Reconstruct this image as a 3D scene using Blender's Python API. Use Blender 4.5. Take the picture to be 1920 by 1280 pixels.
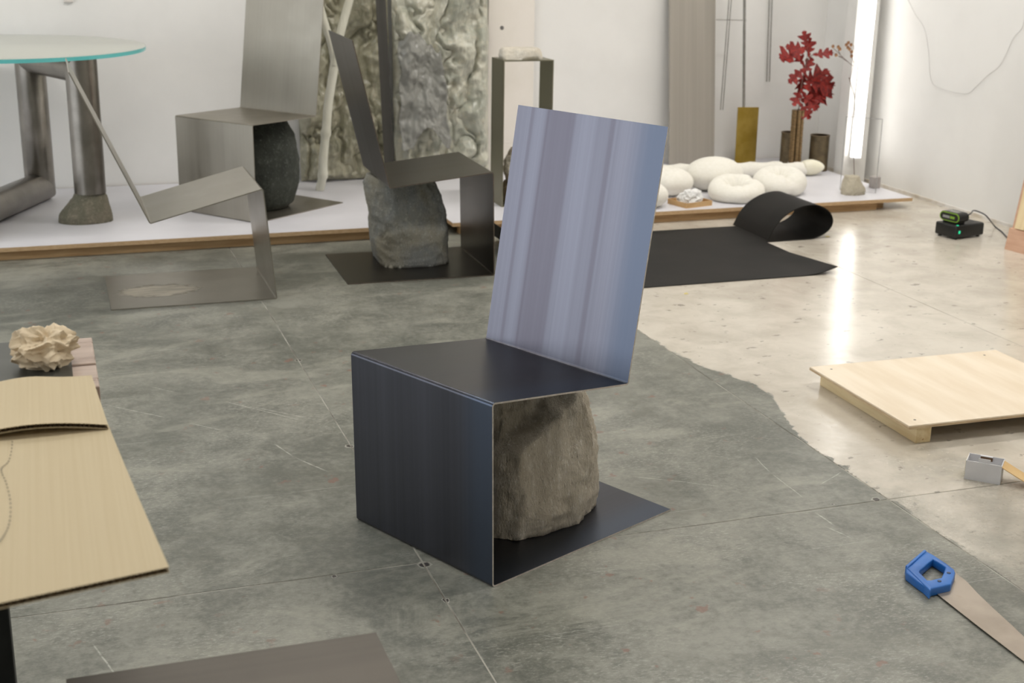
import bpy, bmesh, math, random
from mathutils import Vector, Matrix, noise
for o in list(bpy.data.objects): bpy.data.objects.remove(o)
SC = bpy.context.scene
COL = SC.collection
random.seed(7)

# ------------------------------------------------------------------ camera
F, PITCH, ROLL, CAMH, YAW = 2554.834, 0.297863, 0.016865, 1.4285, 0.333825
def _rows():
    f = Vector((0, math.cos(PITCH), -math.sin(PITCH))); u = Vector((0, math.sin(PITCH), math.cos(PITCH))); x = Vector((1, 0, 0))
    c, s = math.cos(ROLL), math.sin(ROLL)
    rows = [x*c + u*s, u*c - x*s, f]
    R = Matrix.Rotation(-YAW, 3, 'Z')
    return [R @ r for r in rows]
RX, RU, RF = _rows()
CAM = Vector((0, 0, CAMH))
cd = bpy.data.cameras.new('camera'); cam = bpy.data.objects.new('camera', cd); COL.objects.link(cam)
cd.sensor_width = 36; cd.lens = F*36/1920; cd.clip_start = .05; cd.clip_end = 100
cam.matrix_world = Matrix(((RX.x, RU.x, -RF.x, 0), (RX.y, RU.y, -RF.y, 0), (RX.z, RU.z, -RF.z, CAMH), (0, 0, 0, 1)))
cd.dof.use_dof = True; cd.dof.focus_distance = 3.05; cd.dof.aperture_fstop = 7.0
SC.camera = cam
# measuring helpers: the point of the room seen in the photograph at (px, py), on a level, a wall-parallel or a side plane
def ray(px, py): return RX*((px-960)/F) - RU*((py-640)/F) + RF
def atz(px, py, z=0.0): d = ray(px, py); return CAM + d*((z-CAMH)/d.z)
def aty(px, py, y): d = ray(px, py); return CAM + d*(y/d.y)
def atx(px, py, x): d = ray(px, py); return CAM + d*(x/d.x)

# ------------------------------------------------------------------ world, light, exposure
W = bpy.data.worlds.new('sky'); SC.world = W; W.use_nodes = True
bg = W.node_tree.nodes['Background']; bg.inputs[0].default_value = (.93, .965, 1, 1); bg.inputs[1].default_value = 2.75
SC.view_settings.view_transform = 'Standard'; SC.view_settings.look = 'None'
SC.view_settings.exposure = 0.0; SC.view_settings.gamma = 1.0; SC.view_settings.use_curve_mapping = False
ROOM = dict(x0=-4.2, x1=4.58, y0=-3.4, y1=7.447, h=3.6)
def area(name, loc, rot, sx, sy, power, color, portal=False):
    l = bpy.data.lights.new(name, 'AREA'); l.shape = 'RECTANGLE'; l.size = sx; l.size_y = sy; l.energy = power; l.color = color
    o = bpy.data.objects.new(name, l); COL.objects.link(o); o.location = loc; o.rotation_euler = rot
    if portal: l.cycles.is_portal = True
    return o
ADDED_DOOR = (1.9, 7.0, 0.0, 3.1)   # unseen loading door, added in the left wall to brighten steel reflections: y0, y1, z0, z1
area('added_door_daylight', (-4.3, (ADDED_DOOR[0]+ADDED_DOOR[1])/2, 1.55), (0, -math.pi/2, 0), 3.1, 5.1, 10, (1, 1, 1), True)
WARM = (1, .962, .915)
LAMPS = [(3.4, 5.4, 46), (0.6, 5.6, 32), (-1.6, 5.4, 16), (3.2, 2.8, 40), (0.4, 2.4, 24), (-2.2, 2.0, 14), (2.4, -.6, 22), (-1.2, -.8, 20)]

# ------------------------------------------------------------------ material helpers
def lin(c):
    return tuple(((v/255)/12.92 if v/255 <= .04045 else ((v/255+.055)/1.055)**2.4) for v in c[:3]) + (1,)
class NT:
    def __init__(s, name):
        s.m = bpy.data.materials.new(name); s.m.use_nodes = True; s.t = s.m.node_tree
        s.b = s.t.nodes['Principled BSDF']; s.out = s.t.nodes['Material Output']
    def n(s, typ, **kw):
        o = s.t.nodes.new(typ)
        for k, v in kw.items(): setattr(o, k, v)
        return o
    def put(s, sock, v):
        if hasattr(v, 'is_output'): s.t.links.new(v, sock)
        elif isinstance(v, (int, float)) and sock.type in ('RGBA', 'VECTOR'):
            sock.default_value = (v, v, v, 1) if sock.type == 'RGBA' else (v, v, v)
        else: sock.default_value = v
    def set(s, k, v): s.put(s.b.inputs[k], v)
    def math(s, op, a, b=0.0, c=None, clamp=False):
        o = s.n('ShaderNodeMath', operation=op); o.use_clamp = clamp
        s.put(o.inputs[0], a); s.put(o.inputs[1], b)
        if c is not None: s.put(o.inputs[2], c)
        return o.outputs[0]
    def coord(s, kind='Object'):
        if kind == 'World': return s.n('ShaderNodeNewGeometry').outputs['Position']
        return s.n('ShaderNodeTexCoord').outputs[kind]
    def map(s, vec, scale=(1, 1, 1), rot=(0, 0, 0), loc=(0, 0, 0)):
        o = s.n('ShaderNodeMapping'); s.put(o.inputs['Vector'], vec)
        o.inputs['Scale'].default_value = scale; o.inputs['Rotation'].default_value = rot; o.inputs['Location'].default_value = loc
        return o.outputs[0]
    def noise(s, vec, scale, detail=4, rough=.55, dist=0):
        o = s.n('ShaderNodeTexNoise'); s.put(o.inputs['Vector'], vec)
        o.inputs['Scale'].default_value = scale; o.inputs['Detail'].default_value = detail
        o.inputs['Roughness'].default_value = rough; o.inputs['Distortion'].default_value = dist
        return o.outputs[0]
    def voro(s, vec, scale, feature='F1'):
        o = s.n('ShaderNodeTexVoronoi', feature=feature); s.put(o.inputs['Vector'], vec); o.inputs['Scale'].default_value = scale
        return o.outputs['Distance']
    def ss(s, v, a, b):
        o = s.n('ShaderNodeMapRange', interpolation_type='SMOOTHSTEP'); s.put(o.inputs[0], v)
        o.inputs[1].default_value = a; o.inputs[2].default_value = b
        return o.outputs[0]
    def rng(s, v, a, b, c, d):
        o = s.n('ShaderNodeMapRange'); s.put(o.inputs[0], v)
        for i, q in enumerate((a, b, c, d)): o.inputs[i+1].default_value = q
        return o.outputs[0]
    def mix(s, f, a, b):
        o = s.n('ShaderNodeMix', data_type='RGBA'); s.put(o.inputs[0], f); s.put(o.inputs[6], a); s.put(o.inputs[7], b)
        return o.outputs[2]
    def sep(s, v):
        o = s.n('ShaderNodeSeparateXYZ'); s.put(o.inputs[0], v); return o.outputs
    def bump(s, h, strength=.3, dist=.01):
        o = s.n('ShaderNodeBump'); s.put(o.inputs['Height'], h); o.inputs['Strength'].default_value = strength; o.inputs['Distance'].default_value = dist
        s.t.links.new(o.outputs[0], s.b.inputs['Normal'])
MATS = {}
def mat(name, c1, c2=None, rough=.5, metal=0.0, scale=8, stretch=(1, 1, 1), detail=5, lo=.35, hi=.65, bump=0, bscale=None, bdist=.004, rvar=0, coords='Object', spec=None, speck=None):
    if name in MATS: return MATS[name]
    t = NT(name); v = t.map(t.coord(coords), stretch)
    n = t.noise(v, scale, detail)
    if c2 is None: t.set('Base Color', lin(c1))
    else:
        c = t.mix(t.ss(n, lo, hi), lin(c1), lin(c2))
        if speck:
            col, sc, th = speck
            c = t.mix(t.ss(t.noise(v, sc, 3, .6), th, th+.06), c, lin(col))
        t.set('Base Color', c)
    t.set('Metallic', metal)
    if rvar: t.set('Roughness', t.rng(n, .3, .7, max(rough-rvar, .02), rough+rvar))
    else: t.set('Roughness', rough)
    if spec is not None: t.set('Specular IOR Level', spec)
    if bump: t.bump(t.noise(v, bscale or scale*4, 6, .65), bump, bdist)
    MATS[name] = t.m
    return t.m
def brushed(name, c1, c2, rough=.3, lines=60, along=.25, rvar=.06, blotch=0, metal=1.0):
    # sheet metal: streaks run along the sheet (v of the sheet's own uv, in metres)
    t = NT(name); uv = t.coord('UV')
    a = t.noise(t.map(uv, (lines, along, 1)), 1, 5, .6); b = t.noise(t.map(uv, (9, .35, 1), loc=(3, 0, 0)), 1, 3, .5)
    m = t.math('ADD', t.math('MULTIPLY', a, .45), t.math('MULTIPLY', b, .55))
    c = t.mix(t.ss(m, .34, .66), lin(c1), lin(c2))
    t.set('Base Color', c); t.set('Metallic', metal)
    f = t.noise(t.map(uv, (500, 6, 1)), 1, 3, .6)
    cl = t.noise(uv, 5, 4, .6)
    t.set('Roughness', t.math('ADD', t.rng(m, .3, .7, rough-rvar, rough+rvar), t.rng(cl, .3, .7, -.04*blotch, .06*blotch)))
    t.bump(f, .05, .0006)
    MATS[name] = t.m
    return t.m

# ------------------------------------------------------------------ object helpers
def tag(o, label=None, cat=None, group=None, kind=None):
    if label: o['label'] = label
    if cat: o['category'] = cat
    if group: o['group'] = group
    if kind: o['kind'] = kind
    return o
def thing(name, label, cat, loc=(0, 0, 0), rz=0.0, group=None):
    o = bpy.data.objects.new(name, None); COL.objects.link(o); o.location = loc; o.rotation_euler = (0, 0, rz); o.empty_display_size = .05
    return tag(o, label, cat, group)
def link(name, me, m=None, parent=None, loc=(0, 0, 0), rot=(0, 0, 0)):
    o = bpy.data.objects.new(name, me); COL.objects.link(o)
    if m is not None and not me.materials: me.materials.append(m)
    o.location = loc; o.rotation_euler = rot
    if parent: o.parent = parent
    return o
class MB:
    """collects shapes for ONE mesh"""
    def __init__(s): s.v = []; s.f = []; s.uv = None
    def add(s, verts, faces):
        k = len(s.v); s.v += [Vector(p) for p in verts]; s.f += [tuple(i+k for i in f) for f in faces]; return s
    def box(s, lo, hi, rz=0, c=None, M=None):
        x0, y0, z0 = lo; x1, y1, z1 = hi
        v = [Vector(p) for p in ((x0, y0, z0), (x1, y0, z0), (x1, y1, z0), (x0, y1, z0), (x0, y0, z1), (x1, y0, z1), (x1, y1, z1), (x0, y1, z1))]
        if rz: R = Matrix.Rotation(rz, 3, 'Z'); v = [R @ p for p in v]
        if M: v = [M @ p for p in v]
        if c: v = [p+Vector(c) for p in v]
        return s.add(v, [(0, 3, 2, 1), (4, 5, 6, 7), (0, 1, 5, 4), (1, 2, 6, 5), (2, 3, 7, 6), (3, 0, 4, 7)])
    def tube(s, pts, r, seg=12, cap=True):
        pts = [Vector(p) for p in pts]; n = len(pts); rs = r if isinstance(r, (list, tuple)) else [r]*n
        t0 = (pts[1]-pts[0]).normalized(); a = t0.orthogonal().normalized(); vs = []
        for i, p in enumerate(pts):
            t = (pts[min(i+1, n-1)]-pts[max(i-1, 0)]).normalized()
            a = (a - t*a.dot(t)).normalized(); b = t.cross(a)
            for k in range(seg):
                q = 2*math.pi*k/seg; vs.append(p + (a*math.cos(q)+b*math.sin(q))*rs[i])
        fs = [(i*seg+k, i*seg+(k+1) % seg, (i+1)*seg+(k+1) % seg, (i+1)*seg+k) for i in range(n-1) for k in range(seg)]
        if cap: fs += [tuple(range(seg-1, -1, -1)), tuple((n-1)*seg+k for k in range(seg))]
        return s.add(vs, fs)
    def lathe(s, prof, seg=40, c=(0, 0, 0)):
        vs = []; n = len(prof)
        for r, z in prof:
            for k in range(seg):
                q = 2*math.pi*k/seg; vs.append((c[0]+r*math.cos(q), c[1]+r*math.sin(q), c[2]+z))
        fs = [(i*seg+k, i*seg+(k+1) % seg, (i+1)*seg+(k+1) % seg, (i+1)*seg+k) for i in range(n-1) for k in range(seg)]
        fs += [tuple(range(seg-1, -1, -1)), tuple((n-1)*seg+k for k in range(seg))]
        return s.add(vs, fs)
    def prism(s, poly, z0, z1, hole=None):
        n = len(poly)
        if hole is None:
            vs = [(x, y, z0) for x, y in poly]+[(x, y, z1) for x, y in poly]
            return s.add(vs, [tuple(range(n-1, -1, -1)), tuple(range(n, 2*n))]+[(i, (i+1) % n, n+(i+1) % n, n+i) for i in range(n)])
        vs = [(x, y, z) for z in (z0, z1) for P in (poly, hole) for x, y in P]
        fs = []
        for i in range(n):
            j = (i+1) % n
            fs += [(i, j, 2*n+j, 2*n+i), (n+j, n+i, 3*n+i, 3*n+j), (2*n+i, 2*n+j, 3*n+j, 3*n+i), (j, i, n+i, n+j)]
        return s.add(vs, fs)
    def grid(s, nu, nv, fn, wrap=False):
        vs = [fn(i/(nu if wrap else nu-1), j/(nv-1)) for j in range(nv) for i in range(nu)]
        fs = [(j*nu+i, j*nu+(i+1) % nu, (j+1)*nu+(i+1) % nu, (j+1)*nu+i) for j in range(nv-1) for i in range(nu if wrap else nu-1)]
        return s.add(vs, fs)
    def sheet(s, nu, nv, fn, th):
        """a curved sheet with real thickness (fn gives its upper side)"""
        P = [[Vector(fn(i/(nu-1), j/(nv-1))) for i in range(nu)] for j in range(nv)]
        def nor(i, j):
            a = P[j][min(i+1, nu-1)]-P[j][max(i-1, 0)]; b = P[min(j+1, nv-1)][i]-P[max(j-1, 0)][i]
            return a.cross(b).normalized()
        top = [P[j][i] for j in range(nv) for i in range(nu)]; bot = [P[j][i]-nor(i, j)*th for j in range(nv) for i in range(nu)]
        k = nu*nv; fs = []
        for j in range(nv-1):
            for i in range(nu-1):
                a, b, c, d = j*nu+i, j*nu+i+1, (j+1)*nu+i+1, (j+1)*nu+i
                fs += [(a, b, c, d), (k+d, k+c, k+b, k+a)]
        edge = [i for i in range(nu)]+[j*nu+nu-1 for j in range(1, nv)]+[(nv-1)*nu+i for i in range(nu-2, -1, -1)]+[j*nu for j in range(nv-2, 0, -1)]
        for q in range(len(edge)):
            a, b = edge[q], edge[(q+1) % len(edge)]; fs.append((b, a, k+a, k+b))
        return s.add(top+bot, fs)
    def mesh(s, name, smooth=None, bevel=0, bseg=2, fix=True):
        me = bpy.data.meshes.new(name)
        me.from_pydata(s.v, [], s.f)
        if s.uv:
            l = me.uv_layers.new(name='UVMap')
            for p in me.polygons:
                for li in p.loop_indices: l.data[li].uv = s.uv[me.loops[li].vertex_index]
        if bevel or fix:
            bm = bmesh.new(); bm.from_mesh(me)
            if bevel:
                bmesh.ops.bevel(bm, geom=[e for e in bm.edges if len(e.link_faces) == 2 and e.calc_face_angle(0) > .6], offset=bevel, segments=bseg, affect='EDGES', profile=.5)
            if fix: bmesh.ops.recalc_face_normals(bm, faces=bm.faces)
            bm.to_mesh(me); bm.free()
        if smooth is not None:
            for p in me.polygons: p.use_smooth = True
            if smooth < 180: me.set_sharp_from_angle(angle=math.radians(smooth))
        me.update()
        return me
    def build(s, name, m, parent=None, loc=(0, 0, 0), rot=(0, 0, 0), **kw):
        return link(name, s.mesh(name, **kw), m, parent, loc, rot)
def struct(o): o['kind'] = 'structure'; return o
def fb(p, oct=5, h=.9): return noise.fractal(Vector(p), h, 2.1, oct)
def catmull(P, n=6):
    P = [Vector(p) for p in P]; out = []
    for i in range(len(P)-1):
        a, b, c, d = P[max(i-1, 0)], P[i], P[i+1], P[min(i+2, len(P)-1)]
        for k in range(n):
            t = k/n; out.append(.5*((2*b)+(c-a)*t+(2*a-5*b+4*c-d)*t*t+(3*b-a-3*c+d)*t*t*t))
    return out+[P[-1]]

# ------------------------------------------------------------------ the setting: floor slabs
def concrete():
    t = NT('sealed_concrete'); P = t.coord('World'); x, y, z = t.sep(P)
    big = t.noise(P, 1.1, 6, .6, .3); mid = t.noise(P, 5.5, 6, .65, .4); fine = t.noise(P, 42, 5, .7); tiny = t.noise(P, 150, 3, .7)
    m = t.math('ADD', t.math('ADD', t.math('MULTIPLY', big, .34), t.math('MULTIPLY', mid, .36)), t.math('MULTIPLY', fine, .30))
    grey = t.mix(t.ss(m, .40, .61), lin((94, 96, 88)), lin((141, 141, 131)))
    # trowel marks: light flecks, denser in patches
    fl = t.noise(t.map(P, (1, 2.2, 1), rot=(0, 0, .5)), 70, 4, .75)
    pat = t.ss(t.noise(P, 2.3, 4, .6), .44, .62)
    grey = t.mix(t.math('MULTIPLY', t.ss(fl, .50, .64), t.math('MULTIPLY', t.rng(pat, 0, 1, .25, 1), .42)), grey, lin((186, 186, 176)))
    bandn = t.noise(t.map(P, (1, 2.4, 1), rot=(0, 0, -.35), loc=(5, 1, 0)), 1.6, 7, .7, .6)
    grey = t.mix(t.math('MULTIPLY', t.ss(bandn, .52, .62), .35), grey, lin((166, 165, 152)))
    grey = t.mix(t.math('MULTIPLY', t.ss(bandn, .46, .38), .30), grey, lin((86, 87, 76)))
    # long fine scratches
    for rot, loc in ((.25, 0), (-.9, 3), (1.9, 7)):
        sc = t.noise(t.map(P, (1.1, 160, 1), rot=(0, 0, rot), loc=(loc, loc, 0)), 1, 2, .5)
        ms = t.ss(t.noise(P, 1.7, 2, .5), .52, .66)
        grey = t.mix(t.math('MULTIPLY', t.ss(sc, .70, .76), t.math('MULTIPLY', ms, .6)), grey, lin((196, 196, 188)))
    grey = t.mix(t.math('MULTIPLY', t.ss(tiny, .64, .74), .3), grey, lin((60, 63, 60)))
    # drag marks and scratches with a place of their own
    for a, b_, wd in (((280, 724), (331, 736), 1), ((200, 759), (312, 783), 1.2), ((350, 792), (420, 807), 1), ((420, 752), (563, 787), 1.2), ((470, 762), (591, 786), .9), ((513, 831), (552, 857), 1.5), ((552, 857), (617, 885), 1.5),
                      ((1414, 855), (1446, 887), 1), ((1446, 887), (1508, 934), 1), ((1536, 909), (1580, 883), 1), ((1180, 892), (1355, 912), 1), ((171, 1204), (225, 1275), 1.2), ((1527, 959), (1567, 987), 1.6), ((1545, 985), (1600, 1010), 1.2), ((1010, 1190), (1065, 1198), 1.2)):
        A_, B_2 = atz(*a), atz(*b_); d = B_2-A_; L = d.length; d.normalize()
        sx_ = t.math('SUBTRACT', x, A_.x); sy_ = t.math('SUBTRACT', y, A_.y)
        al = t.math('ADD', t.math('MULTIPLY', sx_, d.x), t.math('MULTIPLY', sy_, d.y))
        ac = t.math('ABSOLUTE', t.math('ADD', t.math('ADD', t.math('MULTIPLY', sx_, -d.y), t.math('MULTIPLY', sy_, d.x)), t.math('MULTIPLY', t.math('SUBTRACT', mid, .5), .012)))
        f = t.math('MULTIPLY', t.ss(ac, .0022*wd, .0006*wd), t.math('MULTIPLY', t.ss(al, 0, .03), t.ss(al, L, L-.03)))
        grey = t.mix(t.math('MULTIPLY', f, t.rng(fine, .35, .6, .15, .75)), grey, lin((190, 190, 180)))
    # rust and reddish dots
    rs = t.math('MULTIPLY', t.ss(t.noise(P, 16, 3, .6), .64, .70), t.ss(t.noise(P, 1.3, 2), .42, .55))
    grey = t.mix(t.math('MULTIPLY', rs, .55), grey, lin((132, 88, 74)))
    # cream paint right of the third joint, ragged edge
    c0 = t.mix(t.ss(t.math('ADD', t.math('MULTIPLY', big, .5), t.math('MULTIPLY', mid, .5)), .35, .65), lin((186, 178, 164)), lin((214, 207, 194)))
    dirt = t.ss(t.noise(t.map(P, (1, 2.5, 1)), 13, 6, .75), .60, .72)
    c0 = t.mix(t.math('MULTIPLY', dirt, .35), c0, lin((140, 128, 110)))
    dk = t.ss(t.noise(t.map(P, (1, 1.7, 1), rot=(0, 0, .4)), 15, 3, .6), .655, .675)
    c0 = t.mix(t.math('MULTIPLY', dk, .7), c0, lin((128, 124, 114)))
    g = t.math('DIVIDE', t.math('SUBTRACT', y, 3.66), .27)
    tong = t.math('MULTIPLY', t.math('POWER', 2.718, t.math('MULTIPLY', t.math('MULTIPLY', g, g), -1)), .115)
    rag = t.math('MULTIPLY', t.math('SUBTRACT', t.noise(P, 14, 6, .75), .5), .16)
    e = t.math('SUBTRACT', t.math('SUBTRACT', x, t.math('ADD', tong, 2.018)), t.math('MAXIMUM', rag, -.004))
    paint = t.ss(e, 0, .006)
    # worn away towards the near slab
    wear = t.math('ADD', t.math('MULTIPLY', t.math('SUBTRACT', y, 2.62), 1.5), t.math('MULTIPLY', t.math('SUBTRACT', t.noise(P, 4.5, 6, .7), .5), 2.6))
    paint = t.math('MULTIPLY', paint, t.rng(wear, -.35, .55, .25, 1))
    tan = t.mix(t.ss(mid, .4, .62), lin((122, 116, 102)), lin((160, 152, 136)))
    near = t.math('MULTIPLY', t.ss(x, 1.95, 2.3), t.math('SUBTRACT', 1, t.ss(y, 2.75, 2.85)))
    grey = t.mix(t.math('MULTIPLY', near, t.rng(big, .35, .6, .2, .85)), grey, tan)
    col = t.mix(paint, grey, c0)
    # chipped spots on the joints
    for q in ((795, 1058, .016), (560, 675, .012), (655, 836, .013), (836, 1125, .008), (627, 1080, .007), (1642, 936, .012), (1560, 945, .006)):
        p = atz(q[0], q[1]); d = t.n('ShaderNodeVectorMath', operation='DISTANCE'); t.put(d.inputs[0], P); d.inputs[1].default_value = p
        dd = t.math('ADD', d.outputs['Value'], t.math('MULTIPLY', t.math('SUBTRACT', t.noise(P, 60, 2), .5), .02))
        col = t.mix(t.ss(dd, q[2]*1.15, q[2]*.9), col, lin((176, 174, 164)))
        col = t.mix(t.ss(dd, q[2], q[2]*.6), col, lin((52, 46, 42)))
    t.set('Base Color', col)
    t.set('Roughness', t.math('ADD', t.rng(paint, 0, 1, .36, .20), t.rng(fine, .3, .7, -.05, .07)))
    t.set('Specular IOR Level', .5)
    t.bump(t.math('MULTIPLY', t.math('ADD', t.math('MULTIPLY', fine, .6), t.math('MULTIPLY', mid, 1.2)), t.rng(paint, 0, 1, 1, .35)), .12, .004)
    return t.m
CONC = concrete()
DUST = mat('joint_dust', (176, 174, 164), (104, 100, 92), .9, scale=5, coords='World')
xs = [-4.2, -1.769, -.506, .757, 2.02, 3.277, 4.62]; ys = [-3.4, -.6, 2.792, 6.18, 7.5]
bed = MB().box((-4.3, -3.5, -.08), (4.7, 7.55, -.0012)).build('floor', DUST); struct(bed)
def slab_mesh(w, d):
    b = MB(); n = 3
    b.box((0, 0, 0), (w, d, .07)); return b.mesh('slab', bevel=.0015, bseg=1)
for i in range(len(xs)-1):
    for j in range(len(ys)-1):
        g = .0015
        link('slab', slab_mesh(xs[i+1]-xs[i]-2*g, ys[j+1]-ys[j]-2*g), CONC, bed, (xs[i]+g, ys[j]+g, -.07))
# walls and ceiling
PLAS = mat('white_plaster', (233, 232, 229), (240, 239, 236), .75, scale=1.6, detail=7, bump=.12, bscale=9, bdist=.006, coords='World')
x0, x1, y0, y1, hh = ROOM['x0'], ROOM['x1'], ROOM['y0'], ROOM['y1'], ROOM['h']
struct(MB().box((x0-.2, y1, -.08), (x1+.2, y1+.2, hh)).build('wall_back', PLAS))
struct(MB().box((x1, y0-.2, -.08), (x1+.2, y1, hh)).build('wall_right', PLAS))
struct(MB().box((x0-.2, y0-.2, -.08), (x1, y0, hh)).build('wall_front', PLAS))
wl = MB().box((x0-.2, y0, -.08), (x0, ADDED_DOOR[0], hh)).box((x0-.2, ADDED_DOOR[1], -.08), (x0, y1, hh)).box((x0-.2, ADDED_DOOR[0], ADDED_DOOR[3]), (x0, ADDED_DOOR[1], hh))
struct(wl.build('wall_left', PLAS))
struct(MB().box((x0-.2, y0-.2, hh), (x1+.2, y1+.2, hh+.15)).build('ceiling', mat('ceiling_paint', (214, 212, 206), rough=.8)))
GALV = mat('galvanised', (120, 122, 124), (150, 152, 152), .45, .8, 14)
dr = MB()
for yy in (ADDED_DOOR[0]-.04, ADDED_DOOR[1]-.02): dr.box((x0-.02, yy, 0), (x0+.05, yy+.06, ADDED_DOOR[3]+.06))
dr.box((x0-.02, ADDED_DOOR[0]-.04, ADDED_DOOR[3]), (x0+.05, ADDED_DOOR[1]+.04, ADDED_DOOR[3]+.06))
struct(dr.build('trim_1', GALV))  # frame around the added door opening
struct(MB().box((-9, -1, -.3), (x0-.2, 10, -.02)).build('ground_outside', mat('asphalt', (96, 96, 94), (120, 119, 116), .85, scale=9)))
# dirt line at the foot of the right wall
struct(MB().box((x1-.006, y0, 0), (x1, y1, .018)).build('baseboard_right', mat('dirty_edge', (206, 196, 180), (230, 227, 222), .8, scale=9, coords='World')))

# ------------------------------------------------------------------ ceiling lamps (out of frame)
HOUS = mat('lamp_housing', (232, 232, 230), rough=.5)
for i, (lx, ly, pw) in enumerate(LAMPS):
    lt = thing('ceiling_lamp', 'white linear ceiling lamp '+('above the rolled black mat', 'above the two chairs without platform', 'above the platform left of the glass table', 'above the plywood pallet', 'above the foreground steel chair', 'left of the workbench', 'behind the camera on the right', 'behind the camera on the left')[i], 'lamp', (lx, ly, hh-.16), 0, 'ceiling lamps')
    MB().box((-.85, -.11, .05), (.85, .11, .16)).build('housing', HOUS, lt, bevel=.01)
    a = area('lamp_light', (0, 0, .04), (0, 0, 0), 1.6, .2, pw, WARM); a.parent = lt
    a.name = 'tube_light'

# ------------------------------------------------------------------ steel chairs
def chair(name, label, m, em, loc, rz, w, Lb, hf, lean, Ls, tilt, Lk, kt, th=.004, fil=.007, group='folded steel chairs'):
    t = thing(name, label, 'chair', loc, rz, group)
    z0 = th/2
    P = [Vector((Lb, z0)), Vector((0, z0))]
    P.append(Vector((hf*math.sin(lean), hf*math.cos(lean)))); P.append(P[2]+Vector((Ls*math.cos(tilt), -Ls*math.sin(tilt))))
    P.append(P[3]+Vector((Lk*math.sin(kt), Lk*math.cos(kt))))
    pieces = [[P[0]], [], [], []]; N = 5
    for k in (1, 2, 3):
        a = (P[k-1]-P[k]).normalized(); b = (P[k+1]-P[k]).normalized(); ang = a.angle(b); d = fil/math.tan(ang/2)
        A, B = P[k]+a*d, P[k]+b*d; c = P[k]+(a+b).normalized()*(fil/math.sin(ang/2))
        arc = []
        for q in range(2*N+1):
            s = q/(2*N); v0 = A-c; v1 = B-c; th0 = v0.angle(v1)
            arc.append(c+(v0*math.sin((1-s)*th0)+v1*math.sin(s*th0))/math.sin(th0))
        pieces[k-1] += arc[:N+1]; pieces[k] += arc[N:]
    pieces[3].append(P[4])
    vlen = 0
    for nm, pl in zip(('base_plate', 'front_panel', 'seat', 'backrest'), pieces):
        b = MB(); n = len(pl); uv = []
        for i, p in enumerate(pl):
            if i: vlen += (pl[i]-pl[i-1]).length
            tn = (pl[min(i+1, n-1)]-pl[max(i-1, 0)]).normalized(); nr = Vector((-tn.y, tn.x))
            # at the cut in a bend use the bend's own direction so the pieces meet
            for sx in (0, w):
                for sg in (1, -1):
                    q = p+nr*(th/2*sg); b.v.append(Vector((sx, q.x, q.y))); uv.append((sx, vlen))
        f = []
        for i in range(n-1):
            a0, c0 = 4*i, 4*i+4
            f += [(a0, a0+2, c0+2, c0), (a0+1, c0+1, c0+3, a0+3), (a0, c0, c0+1, a0+1), (a0+2, a0+3, c0+3, c0+2)]
        f += [(0, 1, 3, 2), (4*n-4, 4*n-2, 4*n-1, 4*n-3)]
        b.f = f; b.uv = uv
        o = b.build(nm, m, t, smooth=40)
        if em:
            o.data.materials.append(em)
            for p in o.data.polygons:
                if abs(p.normal.x) > .9: p.material_index = 1
    return t
def black_steel():
    t = NT('blackened_steel'); uv = t.coord('UV'); u, v, _ = t.sep(uv)
    # mill-scale bands running the length of the sheet
    def band(c, w, s=.25): return t.math('MULTIPLY', t.math('SUBTRACT', t.ss(u, c-w, c-w*s), t.ss(u, c+w*s, c+w)), 1)
    st = t.noise(t.map(uv, (70, .18, 1)), 1, 4, .6); wide = t.noise(t.map(uv, (13, .22, 1), loc=(2.1, 0, 0)), 1, 3, .5)
    m = t.math('ADD', t.math('MULTIPLY', st, .4), t.math('MULTIPLY', wide, .6))
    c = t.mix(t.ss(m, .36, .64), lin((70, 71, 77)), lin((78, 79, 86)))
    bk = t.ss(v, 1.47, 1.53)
    c = t.mix(bk, c, t.mix(t.ss(m, .36, .64), lin((98, 98, 107)), lin((110, 111, 121))))  # backrest lighter than the other panels: its bright reflection is painted in
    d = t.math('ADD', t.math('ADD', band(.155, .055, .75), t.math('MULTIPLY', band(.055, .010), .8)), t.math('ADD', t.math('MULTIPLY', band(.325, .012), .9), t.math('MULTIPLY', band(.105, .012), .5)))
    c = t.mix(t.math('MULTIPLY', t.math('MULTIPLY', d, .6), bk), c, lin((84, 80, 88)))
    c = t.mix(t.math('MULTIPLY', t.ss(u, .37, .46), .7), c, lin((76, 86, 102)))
    t.set('Base Color', c); t.set('Metallic', 1.0)
    t.set('Roughness', t.rng(m, .3, .7, .30, .36))
    t.bump(t.noise(t.map(uv, (400, 5, 1)), 1, 3, .6), .04, .0006)
    return t.m
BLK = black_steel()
DRK = brushed('dark_waxed_steel', (84, 80, 74), (102, 98, 92), .36, 50, .3)
RAW = brushed('raw_stainless', (166, 162, 152), (174, 170, 160), .34, 70, .3, blotch=1)
RAW2 = brushed('ground_stainless', (158, 153, 142), (166, 161, 150), .42, 70, .4, blotch=1.5)
CUT = mat('cut_steel_edge', (212, 204, 196), (190, 182, 172), .4, .5, 60)  # bare cut edge, lightened further so the colour carries its highlight
CUT2 = mat('dark_cut_edge', (120, 108, 98), (100, 92, 84), .45, .7, 60)
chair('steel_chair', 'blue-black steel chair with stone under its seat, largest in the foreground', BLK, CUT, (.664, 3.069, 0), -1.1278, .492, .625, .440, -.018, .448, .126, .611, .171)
chair('steel_chair', 'dark brown-black steel chair on the floor with a blocky grey rock under it', DRK, CUT2, (1.759, 5.316, 0), 1.5432, .533, .627, .441, .021, .440, .111, .605, .238)
sv = chair('steel_chair', 'bare silver steel chair on the floor with no stone, leaning back', RAW, None, (.818, 5.186, 0), 1.5652, .527, .628, .441, .089, .441, .258, .618, .415)
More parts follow.
